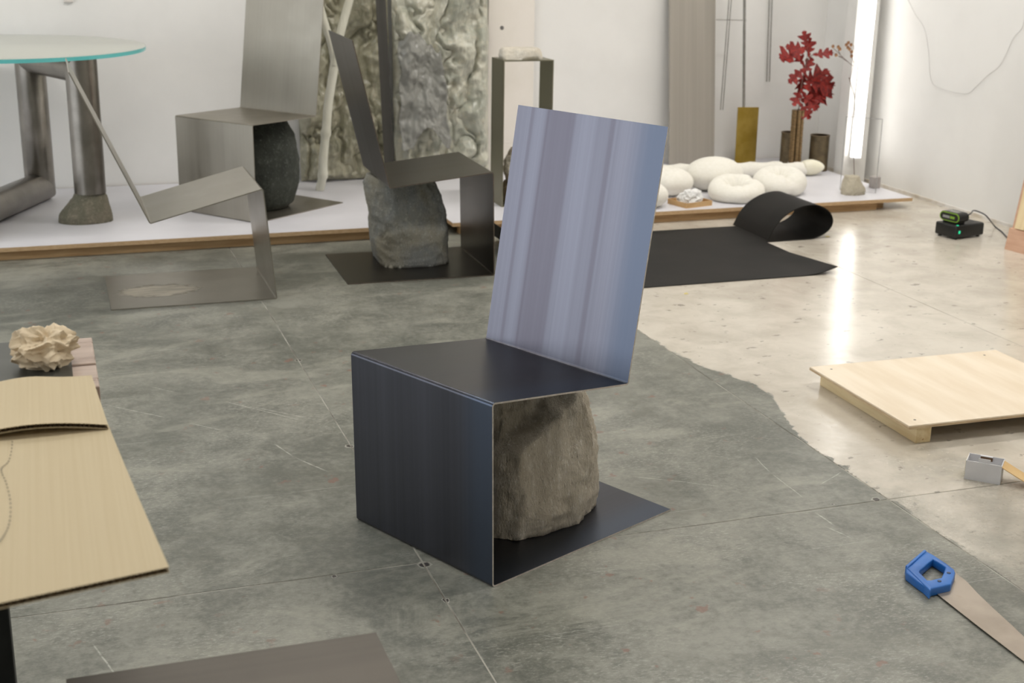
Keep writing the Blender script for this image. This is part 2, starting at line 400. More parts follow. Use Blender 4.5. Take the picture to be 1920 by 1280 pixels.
chair('steel_chair', 'silver steel chair on the white platform with a dark oval boulder', RAW2, None, (.605, 6.715, .0615), -.9138, .504, .622, .460, -.002, .437, .011, .80, .138)
# scuffed oval left by a stone on the bare chair's base
def scuff():
    t = NT('scuffed_steel'); p = t.coord('Object'); x, y, _ = t.sep(p)
    ex = t.math('DIVIDE', t.math('SUBTRACT', x, .235), .105); ey = t.math('DIVIDE', t.math('SUBTRACT', y, .435), .175)
    dd = t.math('ADD', t.math('ADD', t.math('MULTIPLY', ex, ex), t.math('MULTIPLY', ey, ey)), t.math('MULTIPLY', t.math('SUBTRACT', t.noise(t.map(p, (3, 1, 1)), 14, 5, .7), .5), 1.6))
    t.set('Alpha', t.math('MULTIPLY', t.ss(dd, .95, .45), .85))
    t.set('Base Color', t.mix(t.ss(t.noise(t.map(p, (4, 1, 1)), 9, 4, .6), .38, .6), lin((212, 204, 188)), lin((184, 177, 162)))); t.set('Metallic', .25); t.set('Roughness', .6)
    return t.m
so = MB(); ring = []
for k in range(48):
    a = 2*math.pi*k/48; r = 1+.09*noise.noise(Vector((math.cos(a)*2, math.sin(a)*2, 3)))
    ring.append((.235+.12*r*math.cos(a), .43+.185*r*math.sin(a)))
so.prism(ring, .0041, .0044); so.build('stone_mark', scuff(), sv)
sv.children[-1]['label'] = 'pale scuffed oval on the base plate'

# ------------------------------------------------------------------ rocks
def rock_mat(name, a, b, c, sc=14, stretch=(1, 1, 1), bump=.7, dark=(58, 56, 50), bd=.008):
    t = NT(name); p = t.map(t.coord('Object'), stretch)
    n1 = t.noise(p, sc*.35, 5, .6, .4); n2 = t.noise(p, sc*2.2, 6, .75); n3 = t.noise(p, sc*9, 3, .7)
    col = t.mix(t.ss(n1, .35, .65), lin(a), lin(b)); col = t.mix(t.math('MULTIPLY', t.ss(n2, .5, .72), .75), col, lin(c))
    col = t.mix(t.math('MULTIPLY', t.ss(n3, .58, .72), .55), col, lin(dark)); col = t.mix(t.math('MULTIPLY', t.ss(n3, .40, .30), .5), col, lin(tuple(min(255, v+45) for v in c)))
    t.set('Base Color', col); t.set('Roughness', .9); t.set('Specular IOR Level', .3)
    t.bump(t.math('ADD', n2, t.math('MULTIPLY', n3, .5)), bump, bd)
    return t.m
def rock(levels, seed, amp=.012, freq=7, cuts=(), nt=84, nz=56, zstretch=1.0, flat=True, carve=None):
    """levels: (z, cx, cy, rx, ry, squareness) from the bottom up"""
    zs = [l[0] for l in levels]; b = MB(); rings = []
    def lev(z):
        for i in range(len(zs)-1):
            if z <= zs[i+1] or i == len(zs)-2:
                s = min(max((z-zs[i])/(zs[i+1]-zs[i]), 0), 1); s2 = s
                return [levels[i][k]*(1-s2)+levels[i+1][k]*s2 for k in range(6)]
    so_ = Vector((seed*3.7, seed*1.3, seed*5.1))
    tot = []
    steps = [(zs[0], q/6) for q in range(1, 6)]+[(zs[0]+(zs[-1]-zs[0])*i/nz, 1) for i in range(nz+1)]+[(zs[-1], 1-q/6) for q in range(1, 6)]
    vs = []
    for z, sh in steps:
        _, cx, cy, rx, ry, sq = lev(z)
        for k in range(nt):
            a = 2*math.pi*k/nt; ca, sa = math.cos(a), math.sin(a)
            e = 2/sq; x = math.copysign(abs(ca)**e, ca)*rx*sh; y = math.copysign(abs(sa)**e, sa)*ry*sh
            vs.append(Vector((cx+x, cy+y, z)))
    zc = (zs[0]+zs[-1])/2; _, cx, cy, _, _, _ = lev(zc); ctr = Vector((cx, cy, zc))
    for n, d, *hd in cuts:
        n = Vector(n).normalized(); k = hd[0] if hd else .92
        for v in vs:
            h = (v-ctr).dot(n)-d-.004*noise.noise(v*30+so_)
            if h > 0: v -= n*h*k
    if carve:
        for v in vs: carve(v)
    for v in vs:
        o = (v-ctr); o.z *= .5; o.normalize()
        q = Vector((v.x, v.y, v.z/zstretch))
        v += o*(amp*fb(q*freq+so_, 6, .75)+amp*.35*fb(q*freq*4.5+so_, 3, .8)+(amp*.30*abs(fb(Vector((v.x*70, v.y*70, v.z*9))+so_, 3, .7)) if zstretch > 2 else 0))
        if flat and v.z < zs[0]+.012: v.z = zs[0]
    nr = len(steps); fs = [(i*nt+k, i*nt+(k+1) % nt, (i+1)*nt+(k+1) % nt, (i+1)*nt+k) for i in range(nr-1) for k in range(nt)]
    fs += [tuple(range(nt-1, -1, -1)), tuple((nr-1)*nt+k for k in range(nt))]
    return b.add(vs, fs)
SCH = rock_mat('schist', (182, 171, 152), (204, 194, 176), (228, 221, 208), 13, (2.0, 2.0, .6), 1.0, (84, 78, 66), .012)
r1 = thing('boulder', 'brown-grey rough boulder under the seat of the blue-black steel chair', 'rock', (.664, 3.069, 0), -1.1278)
bpy.data.objects.remove(r1)
def place(mb, name, label, m, loc, rz=0, cat='rock', group=None, smooth=180, **kw):
    o = mb.build(name, m, None, loc, (0, 0, rz), smooth=smooth, **kw); return tag(o, label, cat, group)
def sstep(a, b, x): x = min(max((x-a)/(b-a), 0), 1); return x*x*(3-2*x)
def hollow(v):
    # recess behind the ridge that runs from the top right down to the front panel
    if v.x < .2: return
    zl = .205+(v.y-.19)*.50+.012*noise.noise(Vector((v.y*25, v.z*10, 1)))
    v.x -= .052*sstep(0, .035, v.z-zl)*sstep(.20, .30, v.x)*sstep(.50, .40, v.y)
    zl2 = .30+(v.y-.16)*.55
    v.x += .020*sstep(0, .02, v.z-zl2)*sstep(.20, .28, v.x)*sstep(.40, .30, v.y)
place(rock([(.0045, .215, .337, .170, .208, 2.4), (.05, .215, .337, .177, .214, 2.4), (.15, .215, .34, .178, .21, 2.3), (.25, .215, .345, .174, .205, 2.2), (.33, .215, .345, .160, .190, 2.1), (.372, .215, .34, .13, .165, 2.0)],
           3, .012, 10, [((1, -.12, .18), .152, .93), ((.35, -1, .1), .165, .85), ((.75, .75, .25), .19, .85), ((-.6, -.8, .2), .13, .8), ((.5, .2, .9), .205, .7)], 150, 110, 3.0, carve=hollow),
      'boulder', 'brown-grey rough boulder under the seat of the blue-black steel chair', SCH, (.664, 3.069, 0), -1.1278, group='stones of the sculptures')
GRA = rock_mat('lichen_granite', (134, 137, 136), (150, 146, 132), (168, 168, 160), 16, (1, 1, .8), .7)
place(rock([(.0045, .36, .28, .158, .152, 4.0), (.05, .36, .285, .165, .158, 4.2), (.16, .355, .29, .170, .160, 4.4), (.27, .35, .305, .165, .158, 4.2), (.34, .345, .320, .155, .152, 4.0), (.378, .345, .335, .14, .13, 3.4)],
           11, .011, 7, [((-1, -.2, .25), .155), ((-.4, 1, .1), .15, .8), ((0, -1, .30), .152)], 110, 70),
      'boulder', 'blocky grey granite boulder under the dark chair behind the foreground chair', GRA, (1.759, 5.316, 0), 1.5432, group='stones of the sculptures')
DKR = rock_mat('dark_river_stone', (54, 57, 52), (70, 73, 66), (92, 96, 88), 14, (1, 1, .7), .5, (26, 28, 25))
place(rock([(.0045, .27, .30, .105, .11, 2.1), (.03, .27, .30, .14, .145, 2.1), (.12, .27, .30, .168, .172, 2.1), (.24, .27, .30, .178, .178, 2.1), (.36, .27, .30, .158, .16, 2.1), (.44, .27, .30, .115, .115, 2.0)],
           21, .006, 6, [], 84, 60),
      'boulder', 'smooth dark oval boulder under the silver chair on the white platform', DKR, (.605, 6.715, .0615), -.9138, group='stones of the sculptures')
FTR = rock_mat('speckled_granite', (110, 108, 92), (128, 122, 106), (158, 150, 132), 26, (1, 1, 1), .8)

# ------------------------------------------------------------------ white platforms along the back wall
HP = .0612
LAM = mat('white_laminate', (216, 215, 220), (222, 221, 226), .42, scale=3, coords='World')
PLYE = mat('ply_edge', (190, 158, 118), (206, 176, 138), .6, scale=40, stretch=(1, 1, 6), coords='World')
PINE = mat('pine_skirt', (172, 138, 96), (190, 158, 116), .6, scale=9, stretch=(.6, 6, 6), coords='World')
def platform(label, a, b, sk1):
    t = thing('display_platform', label, 'platform', (a, 6.10, 0), 0, 'white display platforms')
    w = b-a; d = 1.338
    tb = MB().box((.0, .0, HP-.019), (w, d, HP-.0012)).build('top_board', PLYE, t)
    MB().box((0, 0.0015, HP-.0012), (w, d, HP)).build('white_laminate', LAM, tb)
    sk = MB().box((.04, .03, 0), (sk1-a, .066, HP-.0192)).build('front_beam', PINE, t)
    MB().box((.04, d-.10, 0), (w-.08, d-.06, HP-.0192)).build('rear_beam', PINE, t)
    for f in (.06, .5, .94):
        MB().box((w*f-.02, .066, 0), (w*f+.02, d-.10, HP-.0192)).build('cross_beam', PINE, t)
    return t
platform('long low white platform carrying the glass table and a silver chair', -1.95, 1.762, 1.73)
platform('low white platform in the corner carrying white cushions and red leaves', 1.808, 4.367, atz(1655, 397, 0).x)

# ------------------------------------------------------------------ glass table
STL = brushed('tube_steel', (150, 146, 140), (166, 162, 156), .33, 40, .3)
def tube_mat():
    t = NT('brushed_tube'); p = t.coord('Object')
    n = t.noise(t.map(p, (1, 1, 1)), 7, 4, .6)
    t.set('Base Color', t.mix(t.ss(n, .3, .7), lin((136, 132, 126)), lin((158, 153, 146)))); t.set('Metallic', 1); t.set('Roughness', t.rng(n, .3, .7, .28, .38))
    t.bump(t.noise(p, 180, 2, .6), .04, .001)
    return t.m
TUB = tube_mat()
tb = thing('glass_table', 'round frosted glass table on thick bent steel tubes, partly out of frame', 'table', (.186, 6.57, HP))
RT = .0715; ZT = .84-HP
O = Vector((.186, 6.57, 0)); A = Vector((-.035, 7.12, 0))-O; B_ = Vector((0, 0, 0))
a_top = Vector((A.x, A.y, ZT-RT)); a_bot = Vector((A.x, A.y, RT+.001)); b_top = Vector((0, 0, ZT-RT)); b_bot = Vector((0, 0, .135))
far = Vector((-.42, 6.27, 0))-O; far.z = RT+.001
def miter_tube(p0, p1, n0=None, n1=None, r=RT, seg=40):
    """straight tube whose ends are cut on the planes with normals n0 / n1"""
    p0, p1 = Vector(p0), Vector(p1); d = (p1-p0).normalized(); a = d.orthogonal().normalized(); c = d.cross(a); b = MB(); vs = []
    for p, nn in ((p0, n0), (p1, n1)):
        nn = Vector(nn) if nn is not None else d
        for k in range(seg):
            q = 2*math.pi*k/seg; o = p+(a*math.cos(q)+c*math.sin(q))*r
            vs.append(o-d*((o-p).dot(nn)/d.dot(nn)))
    return b.add(vs, [(k, (k+1) % seg, seg+(k+1) % seg, seg+k) for k in range(seg)]+[tuple(range(seg-1, -1, -1)), tuple(range(seg, 2*seg))])
def mn(p, q, s): return ((q-p).normalized()+(s-q).normalized()).normalized()
nb = mn(far, a_bot, a_top); nt_ = mn(a_bot, a_top, b_top); nr_ = mn(a_top, b_top, b_bot)
miter_tube(far, a_bot, None, nb).build('floor_tube', TUB, tb, smooth=50)
miter_tube(a_bot, a_top, nb, nt_).build('leg', TUB, tb, smooth=50)
miter_tube(a_top, b_top, nt_, nr_).build('top_tube', TUB, tb, smooth=50)
miter_tube(b_top, b_bot, nr_, None).build('leg', TUB, tb, smooth=50)
def glass_mat(name, tint, edge=False):
    t = NT(name)
    t.set('Base Color', lin(tint)); t.set('Roughness', .05 if not edge else .15); t.set('IOR', 1.45); t.set('Transmission Weight', .35 if not edge else .2)
    return t.m
FRO = NT('frosted_glass'); FRO.set('Base Color', lin((232, 234, 226))); FRO.set('Roughness', .3); FRO.set('Transmission Weight', .5); FRO.set('IOR', 1.4)
GED = NT('green_glass_edge'); GED.set('Base Color', lin((108, 204, 204))); GED.set('Roughness', .2); GED.set('Transmission Weight', .0)
cx, cy = -.15-.186, 6.70-6.57
gt = MB().lathe([(.634, ZT+.001), (.634, ZT+.0185), (.632, ZT+.0195)], 160, (cx, cy, 0)).build('glass_top', FRO.m, tb, smooth=30)
MB().grid(160, 2, lambda u, v: (cx+.6345*math.cos(u*2*math.pi), cy+.6345*math.sin(u*2*math.pi), ZT+.001+.0165*v), True).build('glass_rim', GED.m, gt, smooth=60)
gt.children[0]['label'] = 'turquoise cut edge of the glass'
bp = atz(159, 420, HP)
place(rock([(0, .0, .0, .125, .10, 2.2), (.03, .0, .0, .122, .10, 2.2), (.07, .012, .0, .10, .095, 2.2), (.11, .026, .0, .078, .08, 2.2), (.1345, .028, .0, .066, .07, 2.2)], 5, .006, 9, [], 72, 40),
      'boulder', 'speckled tan stone under the round leg of the glass table', FTR, (.158, 6.585, HP), group='stones of the sculptures')

# ------------------------------------------------------------------ relief panels, bar, branch
def relief_mat(name, a, b, c):
    t = NT(name); p = t.coord('Object')
    n = t.noise(p, 6, 6, .65, .5); n2 = t.noise(p, 28, 5, .7)
    col = t.mix(t.ss(n, .38, .62), lin(a), lin(b)); col = t.mix(t.math('MULTIPLY', t.ss(n2, .52, .68), .5), col, lin(c))
    t.set('Base Color', col); t.set('Roughness', t.rng(n2, .3, .7, .26, .42)); t.set('Coat Weight', .5); t.set('Coat Roughness', .15); t.bump(n2, .3, .006)
    return t.m
def relief(w, h, seed, sx, sz, depth, name, label, m, loc, lean):
    nu, nv = int(w/.0042), int(h/.0065); s = Vector((seed*7.1, 0, seed*3.3)); b = MB()
    def fn(u, v):
        x, z = u*w, v*h
        p = Vector((x, 0, z)); wv = Vector((fb(p*5+s, 3), 0, fb(p*5+s+Vector((9, 4, 2)), 3)))
        q = Vector((x*sx+.55*wv.x, seed, z*sz+.55*wv.z))
        d, _ = noise.voronoi(q, distance_metric='DISTANCE')
        e = min((d[1]-d[0])*2.2, 1)
        hgt = depth*(e**.5)*(.75+.7*noise.noise(p*4+s))
        hgt += .024*fb(Vector((x*9, 0, z*4.0))+s, 5, .8)+.007*abs(fb(Vector((x*30+3*wv.x, 0, z*16+3*wv.z))+s, 4, .8))
        ed = min(u, 1-u)*w; k = min(1, ed/.04)**.5*min(1, v*h/.03)**.5
        wob = .012*noise.noise(Vector((z*6, seed, 0)))*(1 if u in (0, 1) else 0)
        return (x+wob, -max(hgt, .002)*k-.012, z)
    b.grid(nu, nv, fn); k = len(b.v)
    # back board
    b.box((0, -.012, 0), (w, 0, h))
    o = b.build(name, m, None, loc, (lean, 0, 0), smooth=180, fix=False)
    return tag(o, label, 'artwork', 'padded relief panels against the back wall')
REL1 = relief_mat('foam_olive', (132, 130, 108), (166, 162, 140), (188, 178, 156))
REL2 = relief_mat('foam_greygreen', (166, 168, 154), (200, 198, 182), (208, 200, 176))
relief(.50, 1.75, 2, 6.0, 2.2, .085, 'relief_panel', 'olive grey quilted relief panel leaning on the wall behind the peeled branch', REL1, (1.31, 7.335, HP+.004), -.045)
rp = relief(.545, 1.75, 5, 5.6, 1.9, .10, 'relief_panel', 'pale grey-green crumpled relief panel between the dark bar and the tall frame', REL2, (1.835, 7.335, HP+.004), -.045)
FIL = NT('grey_plastic_film'); FIL.set('Base Color', lin((160, 160, 154))); FIL.set('Roughness', .14); FIL.set('Alpha', .8)
def film(u, v):
    x = .01+.26*u+.05*(.5-v)*u+.02*noise.noise(Vector((v*5, u*2, 3))); z = .22+.52*v+.05*math.sin(u*5)*v-.06*math.sin(u*7+1)*(1-v)+.03*noise.noise(Vector((u*7, v*3, 8)))
    p = Vector((x, 0, z)); e = min(u, 1-u, v, 1-v)
    return (x, -.118-.045*fb(Vector((x*8, 0, z*5))+Vector((4, 0, 1)), 4, .8)-.012*abs(fb(p*16, 3)), z)
fo = MB().sheet(50, 80, film, .0008).build('plastic_film', FIL.m, rp, smooth=180)
fo['label'] = 'crumpled grey plastic film over the panel'
BAR = brushed('black_bar', (74, 73, 70), (88, 86, 82), .45, 40, .3, metal=.8)
def slanted_bar(pb, pt, w, th, name, m, label, cat):
    pb, pt = Vector(pb), Vector(pt); z = (pt-pb).normalized(); x = Vector((1, 0, 0)); x = (x-z*x.dot(z)).normalized(); y = z.cross(x)
    L = (pt-pb).length; b = MB(); uv = []
    for zz in (0, L):
        for xx, yy in ((-w/2, -th/2), (w/2, -th/2), (w/2, th/2), (-w/2, th/2)): b.v.append(x*xx+y*yy+z*zz); uv.append((xx, zz))
    b.f = [(0, 3, 2, 1), (4, 5, 6, 7), (0, 1, 5, 4), (1, 2, 6, 5), (2, 3, 7, 6), (3, 0, 4, 7)]; b.uv = uv
    return tag(b.build(name, m, None, pb), label, cat)
q0 = atz(732, 352, HP); q1 = aty(713.6, 0, 7.16); dq = (q1-q0)*1.0
q0.z += .002
slanted_bar(q0, q0+dq*1.6, .053, .008, 'steel_bar', BAR, 'narrow dark steel flat bar leaning between the two relief panels', 'bar')
PEEL = mat('peeled_wood', (206, 204, 188), (222, 220, 206), .6, scale=8, stretch=(2, 2, .6), bump=.2, bscale=20)
br = thing('peeled_branch', 'pale forked peeled branch leaning before the olive relief panel', 'branch', tuple(atz(600, 357, HP+.0)))
ob = atz(600, 357, HP)
def bpts(L): return [aty(px, py, yy)-ob for px, py, yy in L]
main = bpts([(599, 357, ob.y), (605, 330, 7.03), (606, 300, 7.035), (609, 268, 7.04), (612, 240, 7.05), (615, 200, 7.07), (621, 160, 7.08), (628, 118, 7.09)])
pts = catmull(main, 5); n = len(pts)
rad = [.0235+.0025*noise.noise(Vector((i*.35, 2, 1)))+(.004 if 4 < i < 7 or 17 < i < 20 else 0) for i in range(n)]; pts[0].z = .006
tk = MB().tube(pts, rad, 14)
for v in tk.v: v.z = max(v.z, .0008)
tk.build('trunk', PEEL, br, smooth=60)
l = catmull(bpts([(628, 120, 7.09), (622, 85, 7.09), (608, 40, 7.10), (596, -8, 7.11), (585, -60, 7.12)]), 5)
MB().tube(l, [.022-.006*i/len(l) for i in range(len(l))], 14).build('side_branch', PEEL, br, smooth=60)
l = catmull(bpts([(627, 122, 7.085), (636, 72, 7.08), (647, 30, 7.09), (661, -20, 7.10), (675, -70, 7.12)]), 5)
MB().tube(l, [.0235-.004*i/len(l) for i in range(len(l))], 14).build('side_branch', PEEL, br, smooth=60)

# ------------------------------------------------------------------ tall steel frame with stones
FRM = brushed('frame_steel', (136, 133, 114), (148, 145, 126), .42, 40, .3, metal=.85)
fl = aty(944.7, 113.8, 6.40); fr = aty(1038.7, 113.2, 6.40); bl = atz(919, 107, fl.z); ftop = fl.z-HP; fw = fr.x-fl.x; fd = bl.y-6.40
ft = thing('open_plinth', 'tall open frame of dark steel sheet holding a pale flat stone on top', 'frame', (fl.x, 6.40, HP))
for nm, lo, hi in (('side_panel', (0, 0, 0), (.005, fd, ftop-.005)), ('side_panel', (fw-.005, 0, 0), (fw, fd, ftop-.005)), ('top_panel', (0, 0, ftop-.005), (fw, fd, ftop)), ('base_panel', (.005, 0, 0), (fw-.005, fd, .005))):
    b = MB().box(lo, hi); b.uv = [(v.y, v.z) for v in b.v]; b.build(nm, FRM, ft)
PAL = rock_mat('pale_quartz', (214, 206, 190), (190, 186, 176), (226, 220, 206), 14, (1, 1, 1), .6, (150, 126, 84))
WHB = rock_mat('white_brown_stone', (206, 202, 190), (128, 98, 66), (214, 210, 200), 12, (1, 1, 1), .6, (92, 70, 48))
sp = aty(980, 99, 6.52)
place(rock([(0, 0, 0, .105, .07, 3), (.015, 0, 0, .114, .08, 3.2), (.042, .0, 0, .108, .076, 3.2), (.052, -.01, 0, .092, .066, 2.8)], 8, .0035, 16, [((.7, -.6, .5), .075), ((-.5, -.8, .6), .06)], 64, 24),
      'flat_stone', 'pale flat stone lying on top of the tall steel frame', PAL, (fl.x+.125, 6.40+fd*.5, HP+ftop+.0005), .15, 'rock')
place(rock([(0, 0, 0, .085, .08, 2.6), (.05, 0, 0, .095, .09, 2.6), (.105, 0, 0, .07, .07, 2.4)], 9, .010, 12, [((-.8, -.5, .4), .07)], 60, 30),
      'rough_stone', 'brown rough stone at the foot inside the tall steel frame', rock_mat('brown_stone', (112, 98, 78), (150, 138, 116), (176, 166, 146), 14), (fl.x+.125, 6.40+fd*.5, HP+.0055), .3, 'rock')
place(rock([(0, 0, 0, .07, .07, 2.6), (.05, 0, 0, .088, .085, 2.6), (.12, .01, 0, .075, .075, 2.4), (.165, .015, 0, .05, .05, 2.4)], 14, .010, 11, [((-.9, -.3, .3), .066), ((-.2, -.9, .5), .07)], 60, 36),
      'rough_stone', 'white and brown stone stacked on the lower stone inside the steel frame', WHB, (fl.x+.128, 6.40+fd*.5, HP+.1135), 1.0, 'rock')

# ------------------------------------------------------------------ things along the back wall
WBD = mat('white_board', (232, 226, 216), (238, 232, 224), .6, scale=3)
wb = thing('wall_board', 'cream white board leaning on the wall behind the tall steel frame', 'board', (2.40, 7.40, HP))
MB().box((0, 0, 0), (.272, .012, 1.9), M=Matrix.Rotation(-.012, 3, 'X')).build('panel', WBD, wb)
dp = aty(941, 52, 7.41)
hole = MB().lathe([(.011, 0), (.011, .002), (.009, .0024)], 20); hole.build('hole_disc', mat('dark_hole', (112, 110, 108), rough=.6), wb, (dp.x-2.40, dp.y-7.40-.0015, dp.z-HP), (math.pi/2, 0, 0))  # disc coloured dark to stand for the shade in an open screw hole
ALU = brushed('pale_aluminium', (170, 165, 156), (184, 179, 170), .5, 50, .4, metal=.75)
pb = Vector(((atz(1240, 311, HP).x+atz(1335, 308, HP).x)/2+.02, 7.30, HP)); pt_ = aty(1298, 0, 7.372)
dd = pt_-pb
o = slanted_bar((pb.x, 7.30, HP+.003), Vector((pb.x, 7.30, HP+.003))+dd*1.9, .29, .02, 'leaning_panel', ALU, 'wide pale aluminium panel leaning on the back wall behind the cushions', 'panel')
# brass plate with pole and hanging rods
BRS = mat('brass', (166, 140, 60), (186, 160, 82), .42, .85, 9, rvar=.08)
ROD = mat('polished_rod', (170, 168, 164), (190, 188, 184), .25, 1.0, 30)
bo = Vector((3.99, 7.27, HP))
bs = thing('rod_stand', 'brass plate with tall thin pole carrying hanging steel rods', 'sculpture', tuple(bo))
def wp(px, py, y): return aty(px, py, y)-bo
c4 = [wp(1378, 307, 7.25), wp(1416, 308, 7.25), wp(1423, 201, 7.27), wp(1384, 201, 7.27)]
c4[0].z = c4[1].z = 0
pl = MB(); ny = Vector((0, .006, 0)); pl.add(c4+[c+ny for c in c4], [(0, 1, 2, 3), (7, 6, 5, 4), (0, 4, 5, 1), (1, 5, 6, 2), (2, 6, 7, 3), (3, 7, 4, 0)])
pl.build('brass_plate', BRS, bs)
MB().tube([wp(1394, 250, 7.285), wp(1395, 120, 7.29), wp(1396, 0, 7.295), wp(1398, -200, 7.30)], .0085, 12).build('pole', ROD, bs, smooth=60)
MB().tube([wp(1343, 37, 7.285), wp(1399, 38, 7.285)], .003, 8).build('crossbar', ROD, bs, smooth=60)
for dx in (-2.2, 2.2):
    MB().tube([wp(1353+dx, 206, 7.283), wp(1369+dx, 0, 7.278), wp(1372+dx, -40, 7.277)], .0032, 8).build('hanging_rod', ROD, bs, smooth=60)
MB().tube([wp(1367, -38, 7.277), wp(1377, -38, 7.277), wp(1397, -39, 7.29)], .003, 8).build('hanger', ROD, bs, smooth=60)
wr = thing('hanging_rods', 'pair of thin steel rods hanging on the wall left of the red leaves', 'rods', tuple(aty(1440, 153, 7.42)))
hb = aty(1440, 153, 7.42)
for dx in (-2.6, 2.6):
    MB().tube([aty(1440+dx, 153, 7.42)-hb, aty(1445+dx, 0, 7.42)-hb, aty(1449+dx, -110, 7.42)-hb], .0035, 8).build('rod', ROD, wr, smooth=60)
MB().tube([aty(1449, -110, 7.415)-hb, aty(1449, -110, 7.447)-hb], .006, 8).build('wall_peg', ROD, wr)

# bronze pots, reed vase, red oak branch
def ribbed(r, h, nrib, th=.008):
    pr = []
    for i in range(nrib):
        z = h*i/nrib; d = h/nrib; pr += [(r-.0016, z), (r, z+d*.25), (r, z+d*.7), (r-.0016, z+d*.95)]
    return [(0.001, 0)]+pr+[(r, h), (r-th, h), (r-th, .01), (.001, .01)]
BRZ = mat('bronze', (92, 82, 64), (118, 104, 80), .45, .6, 26, rvar=.08)
def pot(px, ybot, y, r, h, label):
    p = aty(px, ybot, y); t = thing('ribbed_pot', label, 'pot', (p.x, y, HP), 0, 'bronze ribbed pots')
    MB().lathe(ribbed(r, h, 18), 48).build('body', BRZ, t, smooth=50)
    MB().lathe([(r-.009, h), (r+.0015, h), (r+.0015, h+.004), (r-.009, h+.004), (r-.009, h)], 48).build('rim', mat('bronze_rim', (122, 104, 80), (140, 120, 94), .4, .6, 20), t, smooth=50)
pot(1478, 307, 7.12, .054, .205, 'dark bronze ribbed pot half hidden behind the reed vase')
pot(1533, 312, 6.98, .056, .205, 'dark bronze ribbed pot to the right of the reed vase')
REED = mat('reed_bronze', (118, 96, 64), (146, 120, 84), .45, .35, 30, stretch=(1, 1, 4))
vp = aty(1490, 309, 7.0); vz = thing('reed_vase', 'tall vase of bundled brass reeds holding the red oak branch', 'vase', (vp.x, 7.0, HP))
vtop = aty(1497, 206, 7.0).z-HP; lean = Vector((aty(1497, 206, 7.0).x-vp.x, 0, vtop))
for k in range(7):
    a = 2*math.pi*k/7; ox = Vector((.027*math.cos(a), .027*math.sin(a), 0)) if k < 6 or True else Vector()
    st = MB(); pts = []; rr = []
    for i in range(41):
        s = i/40; pts.append(ox+lean*s); rr.append(.0098 if i % 4 else .0112)
    st.tube(pts, rr, 12).build('reed', REED, vz, smooth=60)
rp_ = lean*.12
MB().lathe([(.0395, -.005), (.043, -.005), (.043, .007), (.0395, .007), (.0395, -.005)], 32, tuple(rp_)).build('clear_ring', mat('clear_ring', (205, 200, 190), rough=.2, spec=.8), vz, smooth=40)
LEAF = mat('red_oak_leaf', (104, 16, 16), (156, 40, 30), .55, scale=12, stretch=(1, 1, 1), bump=.2, bscale=30)
ob2 = vp.copy(); ob2.y = 7.0; ob2.z = HP
obr = thing('oak_branch', 'branch of deep red oak leaves standing in the reed vase', 'plant', tuple(Vector((vp.x, 7.0, HP))+lean*.86))
base = Vector((vp.x, 7.0, HP))+lean*.86
stem = catmull([aty(px, py, 7.0)-base for px, py in ((1496, 218), (1499, 190), (1503, 160), (1508, 130), (1514, 112), (1522, 104), (1532, 99))], 4); stem[0] = Vector((0, 0, 0))
STM = mat('twig_bark', (96, 74, 66), (122, 98, 86), .7, scale=30)
MB().tube(stem, [.0035-.0015*i/len(stem) for i in range(len(stem))], 8).build('stem', STM, obr, smooth=60)
MB().tube(catmull([aty(px, py, 7.0)-base for px, py in ((1512, 116), (1514, 100), (1512, 90))], 3), .0016, 6).build('stem', STM, obr, smooth=60)
half = [(0, 0), (.04, .02), (.10, .20), (.05, .24), (.24, .36), (.30, .47), (.16, .46), (.08, .50), (.30, .68), (.33, .80), (.20, .76), (.07, .76), (.14, .90), (.10, .97), (.03, .95), (0, 1.04)]
def leaf_mesh(seed):
    R = random.Random(seed); b = MB(); outl = [(x*(1+.2*R.uniform(-1, 1)), y) for x, y in half]
    left = [(-x*(1+.2*R.uniform(-1, 1)), y) for x, y in half]
    cv = R.uniform(.25, .6); cr = R.uniform(-.5, .5); tw = R.uniform(-.5, .5)
    def sh(x, y):
        return Vector((x, y, cv*abs(x)+cr*(y-.4)**2-.15*y+tw*x*y+.05*math.sin(9*x+7*y+seed)))
    n = len(half); vs = [sh(x, y) for x, y in outl]+[sh(x, y) for x, y in left]+[sh(0, y) for x, y in half]
    fs = []
    for i in range(n-1): fs += [(i, i+1, 2*n+i+1, 2*n+i), (n+i+1, n+i, 2*n+i, 2*n+i+1)]
    vs2 = [v-Vector((0, 0, .008)) for v in vs]; k = len(vs)
    b.add(vs+vs2, fs+[tuple(k+q for q in reversed(f)) for f in fs])
    return b.mesh('leaf', smooth=60, fix=False)
LM = [leaf_mesh(s) for s in range(5)]
for me in LM: me.materials.append(LEAF)
